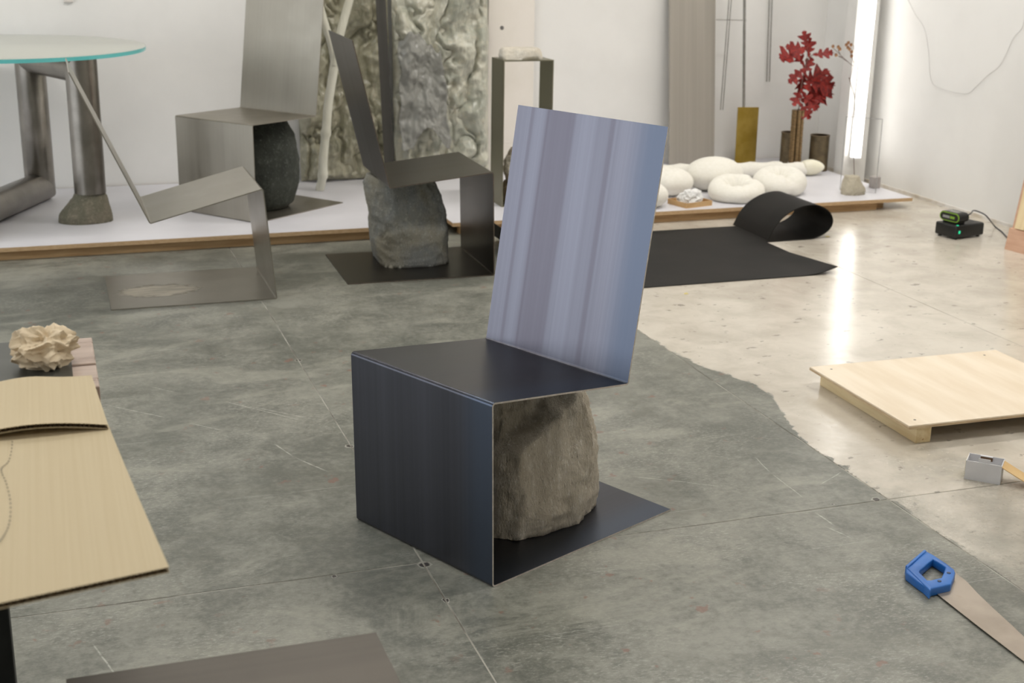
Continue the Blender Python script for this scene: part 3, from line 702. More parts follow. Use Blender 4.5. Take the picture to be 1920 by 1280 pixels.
# leaf root pixel, tip pixel, size, roll
LV = [((1508, 96), (1470, 106), 0), ((1511, 92), (1482, 88), 1), ((1512, 94), (1510, 76), 2), ((1524, 103), (1548, 100), 3), ((1516, 108), (1518, 84), 4), ((1508, 122), (1490, 96), 0),
      ((1508, 128), (1486, 150), 1), ((1506, 140), (1518, 118), 3), ((1506, 150), (1545, 138), 2), ((1508, 152), (1556, 160), 4), ((1504, 162), (1552, 174), 0), ((1503, 172), (1528, 200), 3),
      ((1504, 166), (1493, 188), 2), ((1500, 186), (1536, 192), 1), ((1499, 192), (1512, 213), 4), ((1502, 180), (1540, 182), 2), ((1510, 136), (1500, 168), 0)]
for i, (a, c, k) in enumerate(LV):
    yy = 7.0+((i*37) % 11-5)*.008
    A = aty(a[0], a[1], 7.0)-base; C2 = aty(c[0], c[1], yy)-base; d = (C2-A); L = d.length; d.normalize()
    nrm = Vector((-.33+.4*math.sin(i*2.1), -.9, .3+.5*math.cos(i*1.7))); nrm = (nrm-d*nrm.dot(d)).normalized(); x = d.cross(nrm)
    o = link('leaf', LM[k], None, obr); s = max(L, .095)*1.22
    o.matrix_local = Matrix.Translation(A) @ Matrix(((x.x*s, d.x*s, nrm.x*s, 0), (x.y*s, d.y*s, nrm.y*s, 0), (x.z*s, d.z*s, nrm.z*s, 0), (0, 0, 0, 1)))

# white pillar, light tube, dried twig, acrylic sheet
pc = atx(1579.5, 328, 4.385)
pil = struct(MB().box((0, 0, 0), (.150, .10, hh)).build('trim_2', mat('pillar_white', (226, 225, 222), (232, 231, 228), .6, scale=4), None, (4.385, pc.y, 0), bevel=.003))
lt = thing('light_tube', 'glowing white tube light standing against the white pillar', 'lamp', (0, 0, 0))
lb = aty(1604, 294, pc.y-.035); ltp = aty(1633.5, 0, pc.y-.022); dv = (ltp-lb)
lt.location = lb
top = dv*2.05
EMI = NT('lit_tube'); EMI.set('Base Color', (1, 1, 1, 1)); EMI.set('Emission Color', (1, .96, .9, 1)); EMI.set('Emission Strength', 7.5)
tbo = MB(); fdir = math.atan2(-.80, -.60)
for k, p in enumerate((Vector((0, 0, 0)), top)):
    for i in range(17): a = fdir+math.radians(-84+168*i/16); tbo.v.append(p+Vector((math.cos(a), math.sin(a), 0))*.029)
    for i in range(17): a = fdir+math.radians(84-168*i/16); tbo.v.append(p+Vector((math.cos(a), math.sin(a), 0))*.026)
tbo.f = [(i, (i+1) % 34, 34+(i+1) % 34, 34+i) for i in range(34)]+[tuple(range(33, -1, -1)), tuple(range(34, 68))]
tbo.build('diffuser', EMI.m, lt, smooth=50)
hbo = MB()
for k, p in enumerate((Vector((0, 0, 0)), top)):
    for i in range(17): a = fdir+math.radians(85+190*i/16); hbo.v.append(p+Vector((math.cos(a), math.sin(a), 0))*.030)
    hbo.v.append(p+Vector((math.cos(fdir), math.sin(fdir), 0))*.002)
hbo.f = [(i, (i+1) % 18, 18+(i+1) % 18, 18+i) for i in range(18)]+[tuple(range(17, -1, -1)), tuple(range(18, 36))]
hbo.build('housing', HOUS, lt, smooth=50)
dz = dv.normalized()
MB().tube([-dz*.012, Vector((0, 0, 0))], .031, 24).build('end_cap', HOUS, lt, smooth=50)
MB().tube([top, top+dz*.012], .031, 24).build('end_cap', HOUS, lt, smooth=50)
hk = MB().box((-.006, .0, .55), (.006, .04, .565)).build('bracket', HOUS, lt); hk.location = (dv.x*.55/dv.z, .0, 0)
FLO = mat('dry_blossom', (176, 134, 96), (150, 108, 80), .8, scale=30)
tp = atz(1603, 347, HP); tw = thing('dried_twig', 'thin dried twig with small tan blossoms beside the light tube', 'plant', tuple(tp))
def tq(L): return [aty(px, py, 6.50)-tp for px, py in L]
s0 = tq([(1603, 347), (1601, 300), (1602, 230), (1604, 190), (1596, 160), (1592, 145)]); s0[0] = Vector((0, 0, 0))
MB().tube(catmull(s0, 5), .0022, 7).build('stem', STM, tw, smooth=60)
for L in ([(1593, 150), (1600, 125), (1603, 105), (1601, 85)], [(1600, 124), (1590, 116), (1580, 107), (1570, 97), (1562, 90)], [(1590, 116), (1581, 110), (1573, 104)], [(1580, 107), (1572, 106), (1565, 100)], [(1601, 118), (1597, 105), (1592, 92)], [(1575, 101), (1572, 94), (1573, 88)]):
    MB().tube(catmull(tq(L), 3), .0014, 6).build('side_twig', STM, tw, smooth=60)
bb = []
for (px, py) in ((1571, 88), (1574, 92), (1567, 103), (1586, 84), (1590, 80), (1595, 84), (1592, 92), (1596, 97), (1596, 105), (1561, 87), (1589, 89)):
    b = MB(); c = aty(px, py, 6.50)-tp
    for k in range(5):
        a = k*1.257; e = Vector((math.cos(a), -.5, math.sin(a)))*.011; e2 = Vector((-math.sin(a), .2, math.cos(a)))*.006
        b.add([c, c+e*.6+e2, c+e, c+e*.6-e2], [(0, 1, 2, 3)])
    b.build('blossom', FLO, tw, fix=False)
ACR = NT('clear_acrylic'); ACR.set('Base Color', (1, 1, 1, 1)); ACR.set('Roughness', .02); ACR.set('Transmission Weight', 1.0); ACR.set('IOR', 1.06)
AED = mat('acrylic_edge', (150, 150, 148), (176, 176, 174), .3)
pr_ = atz(1642, 362, HP); plf = Vector((4.105, 6.40, HP)); dvp = plf-pr_; Lp = dvp.length; ang = math.atan2(dvp.y, dvp.x)
ap = thing('acrylic_sheet', 'clear upright acrylic sheet held by the tan stone near the wall', 'sheet', tuple(pr_), ang)
MB().box((.003, -.002, 0), (Lp-.003, .002, .397)).build('pane', ACR.m, ap)
MB().box((0, -.0022, 0), (.003, .0022, .40)).build('edge', AED, ap); MB().box((Lp-.003, -.0022, 0), (Lp, .0022, .40)).build('edge', AED, ap); MB().box((.003, -.0022, .397), (Lp-.003, .0022, .40)).build('edge', AED, ap)
sq = atz(1607, 366, HP)
TAN = rock_mat('tan_stone', (196, 188, 168), (176, 168, 148), (206, 200, 184), 22, (1, 1, 1), .6, (150, 120, 76))
place(rock([(0, 0, 0, .066, .05, 2.4), (.02, 0, 0, .066, .052, 2.6), (.06, -.006, .0, .05, .045, 2.6), (.098, -.014, .0, .034, .036, 2.4)], 17, .006, 15, [((.8, -.3, .6), .048), ((-.9, -.4, .25), .055)], 60, 34),
      'small_stone', 'small tan stone with rust stain at the foot of the acrylic sheet', TAN, (sq.x, sq.y+.045, HP), .1, 'rock')
gb = Vector((4.325, 6.40, HP))
tag(MB().box((-.022, -.022, 0), (.022, .022, .062)).build('grey_block', mat('grey_foam', (168, 162, 158), (178, 172, 168), .8, scale=20), None, gb, (0, 0, .2), bevel=.003), 'small grey block behind the acrylic sheet by the right wall', 'block')

# ------------------------------------------------------------------ white cushions
CLO = mat('cream_jersey', (236, 233, 222), (242, 239, 230), .85, scale=60, stretch=(1, 1, 3), bump=.12, bscale=220, bdist=.0015)
def donut(R, r, h, seed, pinch=1.0):
    b = MB(); nu, nv = 72, 40; vs = []
    for i in range(nu):
        u = 2*math.pi*i/nu; k = 1+.06*noise.noise(Vector((math.cos(u)*1.4, math.sin(u)*1.4, seed)))
        gather = .10*math.exp(-((u-4.3)/.16)**2)*pinch
        for j in range(nv):
            w = 2*math.pi*j/nv; rr = (R+r*math.cos(w)*(1-.5*gather))*k; z = r*h*math.sin(w)*(1-gather*1.2)
            if rr < .004: rr = .004
            inner = max(0, -math.cos(w)); z += .012*math.sin(u*9+seed)*inner*max(0, math.sin(w))
            p = Vector((rr*math.cos(u), rr*math.sin(u), z)); p += Vector((0, 0, 1))*.004*fb(p*12+Vector((seed, 0, 0)), 3)
            vs.append(p)
    zm = -r*h*.88
    for p in vs: p.z = max(p.z, zm)-zm
    return b.add(vs, [(i*nv+j, ((i+1) % nu)*nv+j, ((i+1) % nu)*nv+(j+1) % nv, i*nv+(j+1) % nv) for i in range(nu) for j in range(nv)])
def dome(rx, ry, h, seed, pleats=0):
    b = MB(); nu, nv = 72, 36
    def fn(u, v):
        a = 2*math.pi*u; w = -1.15+v*(math.pi/2+1.15); c = math.cos(w); s = math.sin(w)
        g = 1+.05*noise.noise(Vector((math.cos(a), math.sin(a), seed)))+(.03*math.sin(a*pleats)*max(0, s)**2 if pleats else 0)
        z = (s+.9)/1.9*h; 
        return (max(c, .01)*rx*g*math.cos(a), max(c, .01)*ry*g*math.sin(a), max(z-.02*math.exp(-((c/.12)**2)) if pleats else z, 0))
    b.grid(nu, nv, fn, True); nn = nu*nv
    b.f.append(tuple(range(nu-1, -1, -1))); b.f.append(tuple((nv-1)*nu+k for k in range(nu)))
    return b
G = 'white jersey floor cushions'
def cush(mb, name, label, px, py, back, rz=0, slope=0):
    p = atz(px, py, HP); v = Vector((p.x, p.y, 0)).normalized(); w = Matrix.Rotation(-rz, 3, 'Z') @ v
    for q in mb.v: q.z *= 1+slope*(q.x*w.x+q.y*w.y)
    o = mb.build(name, CLO, None, (p.x+v.x*back, p.y+v.y*back, HP), (0, 0, rz), smooth=180); return tag(o, label, 'cushion', G)
cush(donut(.094, .054, .98, 1, 2.5), 'ring_cushion', 'white ring cushion right beside the small cardboard tray', 1378, 382.5, .13, 2.2, 1.9)
cush(donut(.082, .066, .96, 4, 2.5), 'ring_cushion', 'white ring cushion nearest to the bronze pots', 1459, 370, .13, .4, 1.2)
cush(dome(.168, .13, .178, 2), 'round_cushion', 'largest white round cushion behind the ring cushions', 1336, 369, .215)
cush(dome(.125, .12, .145, 6, 11), 'round_cushion', 'white gathered cushion behind the cardboard tray', 1254, 374, .14)
cush(dome(.10, .10, .125, 9), 'round_cushion', 'small white cushion half hidden by the blue-black backrest', 1215, 393, .085)
# long bolster
e1 = aty(1532, 320, 6.83); e0 = Vector((3.10, 6.93, 0)); bo_ = Vector((e0.x, e0.y, HP)); L = e1.x-e0.x
bl_ = thing('bolster', 'long thin white bolster with knotted end lying behind the cushions', 'cushion', tuple(bo_)); bl_['group'] = G
pts = []; rr = []
for i in range(60):
    s = i/59; pts.append(Vector((L*s*.93, (e1.y-e0.y)*s*.93, .034))); rr.append(.045-.004*abs(math.sin(s*23))-.004*(s > .85))
for p, r in zip(pts, rr): p.z = r*.99
rr[0] = .01
MB().tube(pts, rr, 24).build('body', CLO, bl_, smooth=70)
pts = []; rr = []
for i in range(16):
    s = i/15; pts.append(Vector((L*(.915+.12*s), (e1.y-e0.y)*(.915+.12*s), .04))); rr.append(max(.006, .046*math.sin(math.pi*(.22+.75*s))**.6))
for p, r in zip(pts, rr): p.z = .0465
MB().tube(pts, rr, 20).build('knotted_end', mat('cream_end', (232, 228, 206), (238, 234, 216), .85, scale=20, bump=.2, bscale=90), bl_, smooth=70)

# cardboard tray with tissue
KRA = mat('kraft_tray', (196, 158, 108), (208, 172, 124), .75, scale=14)
q = [atz(*p, HP) for p in ((1257, 378), (1287, 391), (1335, 385))]
tr = thing('cardboard_tray', 'small brown cardboard tray before the white cushions', 'tray', tuple(q[1]), math.atan2(q[2].y-q[1].y, q[2].x-q[1].x))
tw_, td_, th_ = (q[2]-q[1]).length, .15, .026
MB().box((0, 0, 0), (tw_, td_, .002)).build('base', KRA, tr)
for lo, hi in (((0, 0, 0.002), (tw_, .003, th_)), ((0, td_-.003, .002), (tw_, td_, th_)), ((0, .003, .002), (.003, td_-.003, th_)), ((tw_-.003, .003, .002), (tw_, td_-.003, th_))):
    MB().box(lo, hi).build('side', KRA, tr)
def crumple(rx, ry, rz, seed, n=6, amp=.4, fr=2.2):
    bm = bmesh.new(); bmesh.ops.create_icosphere(bm, subdivisions=n, radius=1); s = Vector((seed*3.1, seed, seed*2.2))
    zmin = 9
    for v in bm.verts:
        p = v.co.copy(); w = Vector((noise.noise(p*1.3+s), noise.noise(p*1.3-s), noise.noise(p*1.3+s*2)))*.5
        d, _ = noise.voronoi((p+w)*fr*.8+s); d2, _ = noise.voronoi((p+w)*fr*1.9-s)
        h = 1+amp*(.55*(d[0]-.45)-.5*min(d[1]-d[0], .35))+amp*.4*(d2[0]-.4)+.45*amp*noise.noise(p*1.1+s)
        v.co = Vector((p.x*rx*h, p.y*ry*h, p.z*rz*h)); zmin = min(zmin, v.co.z)
    zmin *= .62
    for v in bm.verts: v.co.z = max(v.co.z-zmin, 0)+.02*max(0, -(v.co.z-zmin))
    me = bpy.data.meshes.new('crumple'); bm.to_mesh(me); bm.free()
    for p in me.polygons: p.use_smooth = True
    me.set_sharp_from_angle(angle=math.radians(38))
    return me
TIS = mat('white_tissue', (232, 232, 230), (240, 240, 238), .7, scale=20)
tc = tr.matrix_basis @ Vector((tw_*.46, td_*.5, .0025))
tag(link('crumpled_tissue', crumple(.06, .05, .045, 4, 5, .55), TIS, None, tc), 'crumpled white tissue in the small cardboard tray', 'tissue')

# ------------------------------------------------------------------ black rubber mat with rolled end
RUB = mat('black_rubber', (23, 22, 20), (30, 28, 26), .62, scale=5, coords='World', bump=.05, bscale=60, spec=.25)
MY0, MY1, MC = 4.955, 5.935, 5.58
mt = thing('rubber_mat', 'black rubber mat lying on the floor with a rolled corner', 'mat', (1.98, MY0, 0))
TH = .0035
def body(u, v):
    x = -.06+u*1.28; y = v*(MC-MY0)
    lift = 0
    if x > 1.06:
        c = (x-1.06)/.16; lift = .030*c*c*max(0, 1-y/.40)
    if x < .06: a = (.06-x)/.12; lift += .11*a*a; x += .05*a
    return (x, y, TH+.0006+lift)
MB().sheet(60, 24, body, TH).build('mat_sheet', RUB, mt, smooth=40)
prof = [(-.06, .115), (-.05, .07), (-.02, .03), (.03, .008), (.09, TH+.0006), (.5, TH+.0006), (1.15, TH+.0006), (1.42, TH+.0006), (1.50, .012), (1.56, .045), (1.575, .09), (1.545, .135), (1.48, .165), (1.40, .160), (1.32, .125), (1.27, .075), (1.245, .030), (1.235, .009)]
pp = catmull([(a, 0, b) for a, b in prof], 7)
def strip(u, v):
    p = pp[min(int(round(u*(len(pp)-1))), len(pp)-1)]; y0_ = MC-MY0+.0004; return (p.x, y0_+(MY1-MC)*v, p.z)
MB().sheet(len(pp), 6, strip, TH).build('rolled_strip', RUB, mt, smooth=50)

# ------------------------------------------------------------------ battery charger
q = [atz(*p) for p in ((1754, 437), (1790.6, 450.5), (1845, 443))]
BPL = mat('black_plastic', (24, 25, 24), (30, 31, 30), .42, scale=30)
a1 = math.atan2(q[2].y-q[1].y, q[2].x-q[1].x); cw = (q[2]-q[1]).length*.98; cdp = .135; chh = .07
ch = thing('battery_charger', 'black battery charger with green lights on the floor by the wall', 'charger', (q[1].x, q[1].y, 0), a1)
MB().box((0, 0, .008), (cw, cdp, chh)).build('body', BPL, ch, bevel=.009, bseg=3, smooth=50)
for fx, fy in ((.02, .02), (cw-.02, .02), (.02, cdp-.02), (cw-.02, cdp-.02)): MB().lathe([(.009, 0), (.009, .012)], 14, (fx, fy, 0)).build('foot', BPL, ch)
GRL = NT('green_led'); GRL.set('Base Color', lin((20, 150, 100))); GRL.set('Emission Color', lin((40, 220, 160))); GRL.set('Emission Strength', .9)
MB().box((.018, -.0015, .030), (.030, .001, .044)).build('switch', GRL.m, ch, bevel=.001)
MB().box((.010, .004, chh-.004), (.020, .012, chh+.0015)).build('indicator_light', GRL.m, ch, bevel=.001)
MB().box((cw*.42, .075, chh), (cw*.62, .105, chh+.0005)).build('rating_label', mat('pale_label', (176, 174, 166), (196, 194, 186), .6, scale=60), ch)
LIM = mat('lime_plastic', (124, 166, 52), (136, 178, 62), .45, scale=30)
Rb = Matrix.Rotation(math.radians(12), 3, 'Y') @ Matrix.Identity(3)
bt = thing('tool_battery', 'black tool battery with lime trim sitting on the charger', 'battery', (0, 0, 0), a1+1.35)
bc = ch.matrix_basis @ Vector((.056, .070, chh+.0015)); bt.location = bc
bt.rotation_euler = (0, 0, a1+math.pi/2)
def pill(lx, lz, y0_, y1_, z0_, n=10):
    P = []
    for k in range(n+1): a = -math.pi/2+math.pi*k/n; P.append((lx/2-lz/2+lz/2*math.cos(a), z0_+lz/2+lz/2*math.sin(a)))
    for k in range(n+1): a = math.pi/2+math.pi*k/n; P.append((-lx/2+lz/2+lz/2*math.cos(a), z0_+lz/2+lz/2*math.sin(a)))
    m = len(P); b = MB(); b.add([(x, y0_, z) for x, z in P]+[(x, y1_, z) for x, z in P], [tuple(range(m)), tuple(range(2*m-1, m-1, -1))]+[((i+1) % m, i, m+i, m+(i+1) % m) for i in range(m)]); return b
pill(.125, .046, -.032, .032, .006).build('shell', BPL, bt, smooth=40)
MB().box((-.045, -.026, 0), (.045, .026, .012)).build('rail', BPL, bt)
for s in (-1, 1): 
    tr_ = pill(.122, .043, min(s*.0322, s*.0345), max(s*.0322, s*.0345), .0075).build('trim', LIM, bt, smooth=40)
    pill(.112, .034, min(s*.0346, s*.0352), max(s*.0346, s*.0352), .012).build('side_inset', BPL, tr_, smooth=40)
    y_ = s*.0354
    MB().box((-.002, min(y_, s*.0358), .022), (.04, max(y_, s*.0358), .034)).build('grey_mark', mat('grey_print', (150, 152, 150), rough=.5), tr_)
    MB().box((-.034, min(y_, s*.0358), .022), (-.006, max(y_, s*.0358), .034)).build('lime_mark', LIM, tr_)
MB().box((-.03, -.018, .052), (.035, .018, .0525)).build('top_label', mat('grey_label', (120, 120, 116), (168, 168, 164), .5, scale=80), bt)
CAB = mat('black_cable', (28, 32, 46), rough=.5)
cs = ch.matrix_basis @ Vector((cw*.52, cdp+.004, chh*.7))
cp = [cs, atx(1817, 402, cs.x+.01), aty(1826, 394.5, cs.y+.015), aty(1846, 402, cs.y-.01), aty(1858, 415, cs.y-.02), Vector(atz(1866, 425, .006)), Vector(atz(1878, 434, .0035)), Vector(atz(1890, 446, .0035)), Vector(atz(1905, 452, .0035))]
cp[0] = Vector((cs.x, cs.y+.005, cs.z))
tag(MB().tube(catmull(cp, 8), .0032, 8).build('power_cable', CAB, None, (0, 0, 0), smooth=60), 'thin dark cable looping from the battery charger to the wall', 'cable')

# leaning wood panel at the right edge
PWD = mat('pink_ply', (200, 158, 132), (212, 174, 148), .65, scale=6, stretch=(1, 1, 8)); PNE = mat('pale_pine', (226, 204, 160), (236, 216, 176), .6, scale=7, stretch=(6, 6, .7))
w0 = atz(1889, 466); wt = thing('wood_panel', 'tall plywood panel with pine batten leaning at the right edge', 'panel', (w0.x, w0.y, 0), -1.42)
Rl = Matrix.Rotation(-.155, 3, 'X'); Hw = 1.3
Rl = Matrix.Rotation(.0, 3, 'X')
leanx = .155
def lean_box(lo, hi):
    b = MB().box(lo, hi)
    for v in b.v: v.y += v.z*leanx
    return b
lean_box((0, 0, 0), (.62, .018, Hw)).build('ply_sheet', PWD, wt)
lean_box((.03, -.022, .105), (.085, -.0005, Hw)).build('batten', PNE, wt)
lean_box((.12, -.022, .105), (.60, -.0005, .16)).build('batten', PNE, wt)
lean_box((0, -.02, 0), (.60, -.0005, .10)).build('foot_board', PWD, wt)
# wire drawn across the right wall
wpx = [(1700, -6), (1716, 26), (1733, 53), (1741, 95), (1746, 150), (1765, 166), (1810, 176), (1830, 163), (1850, 143), (1872, 126), (1885, 105), (1900, 72), (1915, 55), (1920, 40), (1924, 0)]
WIR = mat('thin_wire', (186, 185, 183), rough=.5)
tag(MB().tube(catmull([atx(px, py, x1-.006+.0015*math.sin(i*1.9)) for i, (px, py) in enumerate(wpx)], 5), .0013, 6).build('wall_wire', WIR, None), 'thin bent wire hanging in a loose curve on the right wall', 'wire')
wo = aty(128, 2, y1)
tag(MB().box((-.022, -.014, 0), (.022, 0, .05)).build('wall_socket', mat('socket_white', (222, 216, 210), rough=.5), None, (wo.x, y1, wo.z-.006), bevel=.003), 'small white socket box on the wall above the glass table', 'socket')

# ------------------------------------------------------------------ plywood pallet
PLW = mat('birch_ply', (226, 210, 185), (237, 224, 203), .55, scale=2.4, stretch=(5, .7, 1), bump=.03, bscale=40)
PLD = mat('ply_side', (206, 184, 148), (176, 150, 118), .65, scale=18, stretch=(1, 1, 14))
PIN = mat('raw_pine', (226, 208, 168), (212, 188, 142), .6, scale=5, stretch=(9, .8, 9), speck=((168, 122, 78), 3.0, .70))
pt2 = thing('plywood_pallet', 'low plywood pallet on a pine beam lying on the cream floor', 'pallet', (2.293, 3.107, 0))
top = MB().box((0, 0, .0515), (.715, .566, .0625)).build('top_sheet', PLW, pt2, rot=(0, 0, 0)); pt2.rotation_euler.z = -.017
MB().box((-.0006, -.0006, .0518), (.7156, .5666, .0585)).build('ply_edge', PLD, top)
MB().box((.036, .012, 0), (.086, .556, .0513)).build('beam', PIN, pt2, bevel=.0015)
MB().box((.62, .012, 0), (.67, .556, .0513)).build('beam', PIN, pt2, bevel=.0015)
for sx, sy in ((.045, .04), (.055, .525), (.64, .04), (.64, .525)): MB().lathe([(.004, 0), (.004, .0006)], 12, (sx, sy, .0624)).build('screw_head', mat('screw', (120, 112, 104), rough=.4, metal=.8), pt2)

# ------------------------------------------------------------------ small white box with open kraft flap
WCB = mat('white_card', (208, 208, 210), (216, 216, 218), .6, scale=12); KFL = mat('kraft_flap', (206, 172, 118), (214, 182, 130), .75, scale=12); YEL = mat('yellow_side', (196, 186, 60), rough=.6)
q = [atz(*p) for p in ((1807, 897), (1874.5, 909))]
bw_ = (q[1]-q[0]).length; ba = math.atan2(q[1].y-q[0].y, q[1].x-q[0].x); bh = .054; bd = .062
wx = thing('small_box', 'small open white carton with a kraft lid flap on the floor', 'box', tuple(q[0]), ba)
ct = .0022
MB().box((0, 0, 0), (bw_, bd, ct)).build('bottom', WCB, wx)
MB().box((0, 0, ct), (bw_, ct, bh)).build('front_side', WCB, wx); MB().box((0, bd-ct, ct), (bw_, bd, bh)).build('back_side', WCB, wx)
ls = MB().box((0, ct, ct), (ct, bd-ct, bh-.001)).build('end_side', WCB, wx); MB().box((bw_-ct, ct, ct), (bw_, bd-ct, bh-.001)).build('end_side', WCB, wx)
MB().box((-.0006, ct, .004), (-.0001, bd-ct, bh-.002)).build('yellow_print', YEL, ls)
MB().box((bw_*.34, .0025, bh-.003), (bw_*.67, .0045, bh+.011)).build('locking_tab', WCB, wx, bevel=.0006)
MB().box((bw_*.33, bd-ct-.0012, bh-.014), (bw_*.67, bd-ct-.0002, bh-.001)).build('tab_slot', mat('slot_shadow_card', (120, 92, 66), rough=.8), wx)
MB().box((bw_*.33, bd-.010, bh-.0008), (bw_*.67, bd-.001, bh+.001)).build('folded_tab', WCB, wx)
def flap(u, v): return (bw_+.105*u, .003+(bd-.006)*v, bh-.004-.047*u-.002*math.sin(u*3))
MB().sheet(10, 4, flap, .002).build('lid_flap', KFL, wx, smooth=40)

# ------------------------------------------------------------------ hand saw
BLU = mat('blue_plastic', (34, 100, 178), (42, 114, 196), .35, scale=10)
SWS = mat('saw_steel', (152, 142, 130), (168, 158, 146), .42, .75, 6, stretch=(1, 1, 1), speck=((150, 128, 106), 5, .66))
def sp2(pts, z): return [tuple(atz(1680+x/4.571, 1000+y/4.571, z).xy) for x, y in pts]
outer = [(250, 142), (330, 186), (430, 252), (500, 305), (510, 330), (472, 432), (312, 468), (296, 484), (190, 410), (88, 332), (84, 284), (128, 268), (196, 198)]
hole_ = [(318, 216), (352, 238), (400, 268), (424, 284), (412, 326), (388, 376), (300, 396), (268, 396), (232, 360), (200, 328), (206, 310), (236, 286), (276, 250)]
so_ = Vector((*sp2([(290, 330)], .02)[0], 0))
sw = thing('hand_saw', 'hand saw with blue plastic handle lying on the concrete floor', 'saw', tuple(so_))
def rel(P): return [(x-so_.x, y-so_.y) for x, y in P]
ZH = .022
MB().prism(rel(sp2(outer, ZH)), .001, ZH, rel(sp2(hole_, ZH))).build('handle', BLU, sw, bevel=.003, bseg=2, smooth=45)
hd = sw.children[0]
MB().prism(rel(sp2([(240, 138), (262, 146), (100, 290), (80, 276)], ZH+.002)), .001, ZH+.003).build('end_ridge', BLU, hd, bevel=.002)
MB().prism(rel(sp2([(84, 284), (104, 290), (306, 462), (294, 488)], ZH+.002)), .001, ZH+.002).build('side_ridge', BLU, hd, bevel=.002)
for c in ((452, 338), (372, 408)):
    p = rel(sp2([c], ZH))[0]; MB().lathe([(.0045, 0), (.0045, .0012), (.003, .0015)], 16, (p[0], p[1], ZH)).build('screw', mat('dark_screw', (24, 44, 84), rough=.4), hd)
up = [(500, 318), (545, 365), (600, 408), (700, 515), (830, 640), (1000, 795), (1200, 985), (1400, 1180), (1600, 1380)]; lo_ = [(1560, 1480), (1097, 1094), (700, 790), (430, 578), (300, 474)]
U = [Vector(p) for p in rel(sp2(up, .0045))]; Lw = rel(sp2(lo_, .0045)); teeth = []
for i in range(len(U)-1):
    a, c = U[i], U[i+1]; n = max(1, int((c-a).length/.005)); nr2 = Vector((-(c-a).y, (c-a).x)).normalized()
    if nr2.x < 0: nr2 = -nr2
    for k in range(n): 
        teeth.append(tuple(a+(c-a)*(k/n)))
        if i: teeth.append(tuple(a+(c-a)*((k+.5)/n)+nr2*.0022))
MB().prism(teeth+[tuple(U[-1])]+Lw, .0035, .0045).build('blade', SWS, sw)

# ------------------------------------------------------------------ workbench with cardboard, left foreground
ZB = .75
WDK = mat('oiled_wood', (168, 146, 132), (196, 176, 162), .3, scale=4, stretch=(1, 8, 1), rvar=.05)  # wood colour lightened: the planks' glossy reflection is painted in
BKS = mat('black_steel_leg', (30, 32, 31), (40, 42, 41), .5, .4, 12)
wbn = thing('workbench', 'dark workbench with plank top at the left edge under the cardboard', 'bench', (-.78, 1.46, 0))
yy = 0; pk = [(.70, .845, .83), (.58, .69, .83), (.47, .572, .825), (.35, .462, .83), (.23, .342, .826), (.115, .222, .83), (0, .107, .83)]
for a_, b_, xx in pk: MB().box((0, a_, ZB-.03), (xx, b_, ZB)).build('plank', WDK, wbn, bevel=.002, bseg=2)
for fx, fy in ((.615, .0), (.615, .76), (.0, .0), (.0, .76)): MB().box((fx, fy, 0), (fx+.045, fy+.045, ZB-.031)).build('leg', BKS, wbn, bevel=.003)
MB().box((.045, .0, ZB-.075), (.615, .045, ZB-.031)).build('rail', BKS, wbn); MB().box((.045, .76, ZB-.075), (.615, .805, ZB-.031)).build('rail', BKS, wbn)
GST = mat('bench_steel_sheet', (84, 86, 82), (100, 102, 98), .38, .6, 7, rvar=.05)
pe = atz(132, 660, ZB)
tag(MB().box((0, 0, 0), (.72, .215, .003)).build('steel_sheet', GST, None, (pe.x-.72, 2.085, ZB+.0005)), 'dark steel sheet lying on the workbench beneath the crumpled paper', 'sheet')
CBD = mat('corrugated_card', (198, 182, 149), (203, 188, 156), .8, scale=2.5, stretch=(90, .6, 1), lo=.3, hi=.7, bump=.10, bscale=1.2, bdist=.002)
CBE = mat('card_flutes', (120, 96, 66), (150, 124, 88), .9, scale=60)
def card(name, label, far_e, near_e, zf, fl_h=.006, npts=44, nv=18):
    """far_e(u), near_e(u): edges as (x, y) left to right"""
    t = thing(name, label, 'cardboard', (0, 0, 0)); 
    c0 = Vector((*near_e(1), ZB)); t.location = c0
    def top(u, v):
        f, n_ = Vector(far_e(u)), Vector(near_e(u)); p = n_+(f-n_)*v
        return Vector((p.x, p.y, ZB+zf(u, v)))-c0
    MB().sheet(npts, nv, top, .0007).build('top_liner', CBD, t, smooth=60)
    def bot(u, v): return top(u, v)-Vector((0, 0, fl_h))
    MB().sheet(npts, nv, bot, .0007).build('bottom_liner', CBD, t, smooth=60)
    # fluting seen on the cut near edge
    b = MB(); nf = 56; vs = []
    for i in range(nf*2+1):
        u = i/(nf*2); p = top(u, 0); h = .0008 if i % 2 else fl_h-.0002
        for vv in (0, .06): q = top(u, vv); vs.append(Vector((q.x, q.y, q.z-h)))
    b.add(vs, [(2*i, 2*i+2, 2*i+3, 2*i+1) for i in range(nf*2)]); b.build('fluting', CBE, t, fix=False)
    return t
n0, n1 = atz(317, 1062, ZB+.02), atz(0, 1117, ZB+.035); f0, f1 = atz(203, 800, ZB+.012), atz(0, 820, ZB+.012)
g0, g1 = atz(172, 707, ZB+.012), atz(0, 716, ZB+.02)
def ext(a, b, k): return a+(b-a)*k
def edge(a, b, k=2.6, bow=0):
    A_, B__ = ext(a, b, k), a
    return lambda u: (A_.x+(B__.x-A_.x)*u, A_.y+(B__.y-A_.y)*u+bow*math.sin(math.pi*min(1, (1-u)*2.2))*0)
fx_ = lambda u: (ext(f0, f1, 2.6).x*(1-u)+(f0.x)*u, (ext(f0, f1, 2.6).y*(1-u)+f0.y*u)+.03)
card('cardboard_sheet', 'flat brown cardboard sheet overhanging the near end of the workbench', fx_, edge(n0, n1), lambda u, v: .0078+.012*(1-v)**2+.02*(1-u)*(1-v), npts=60)
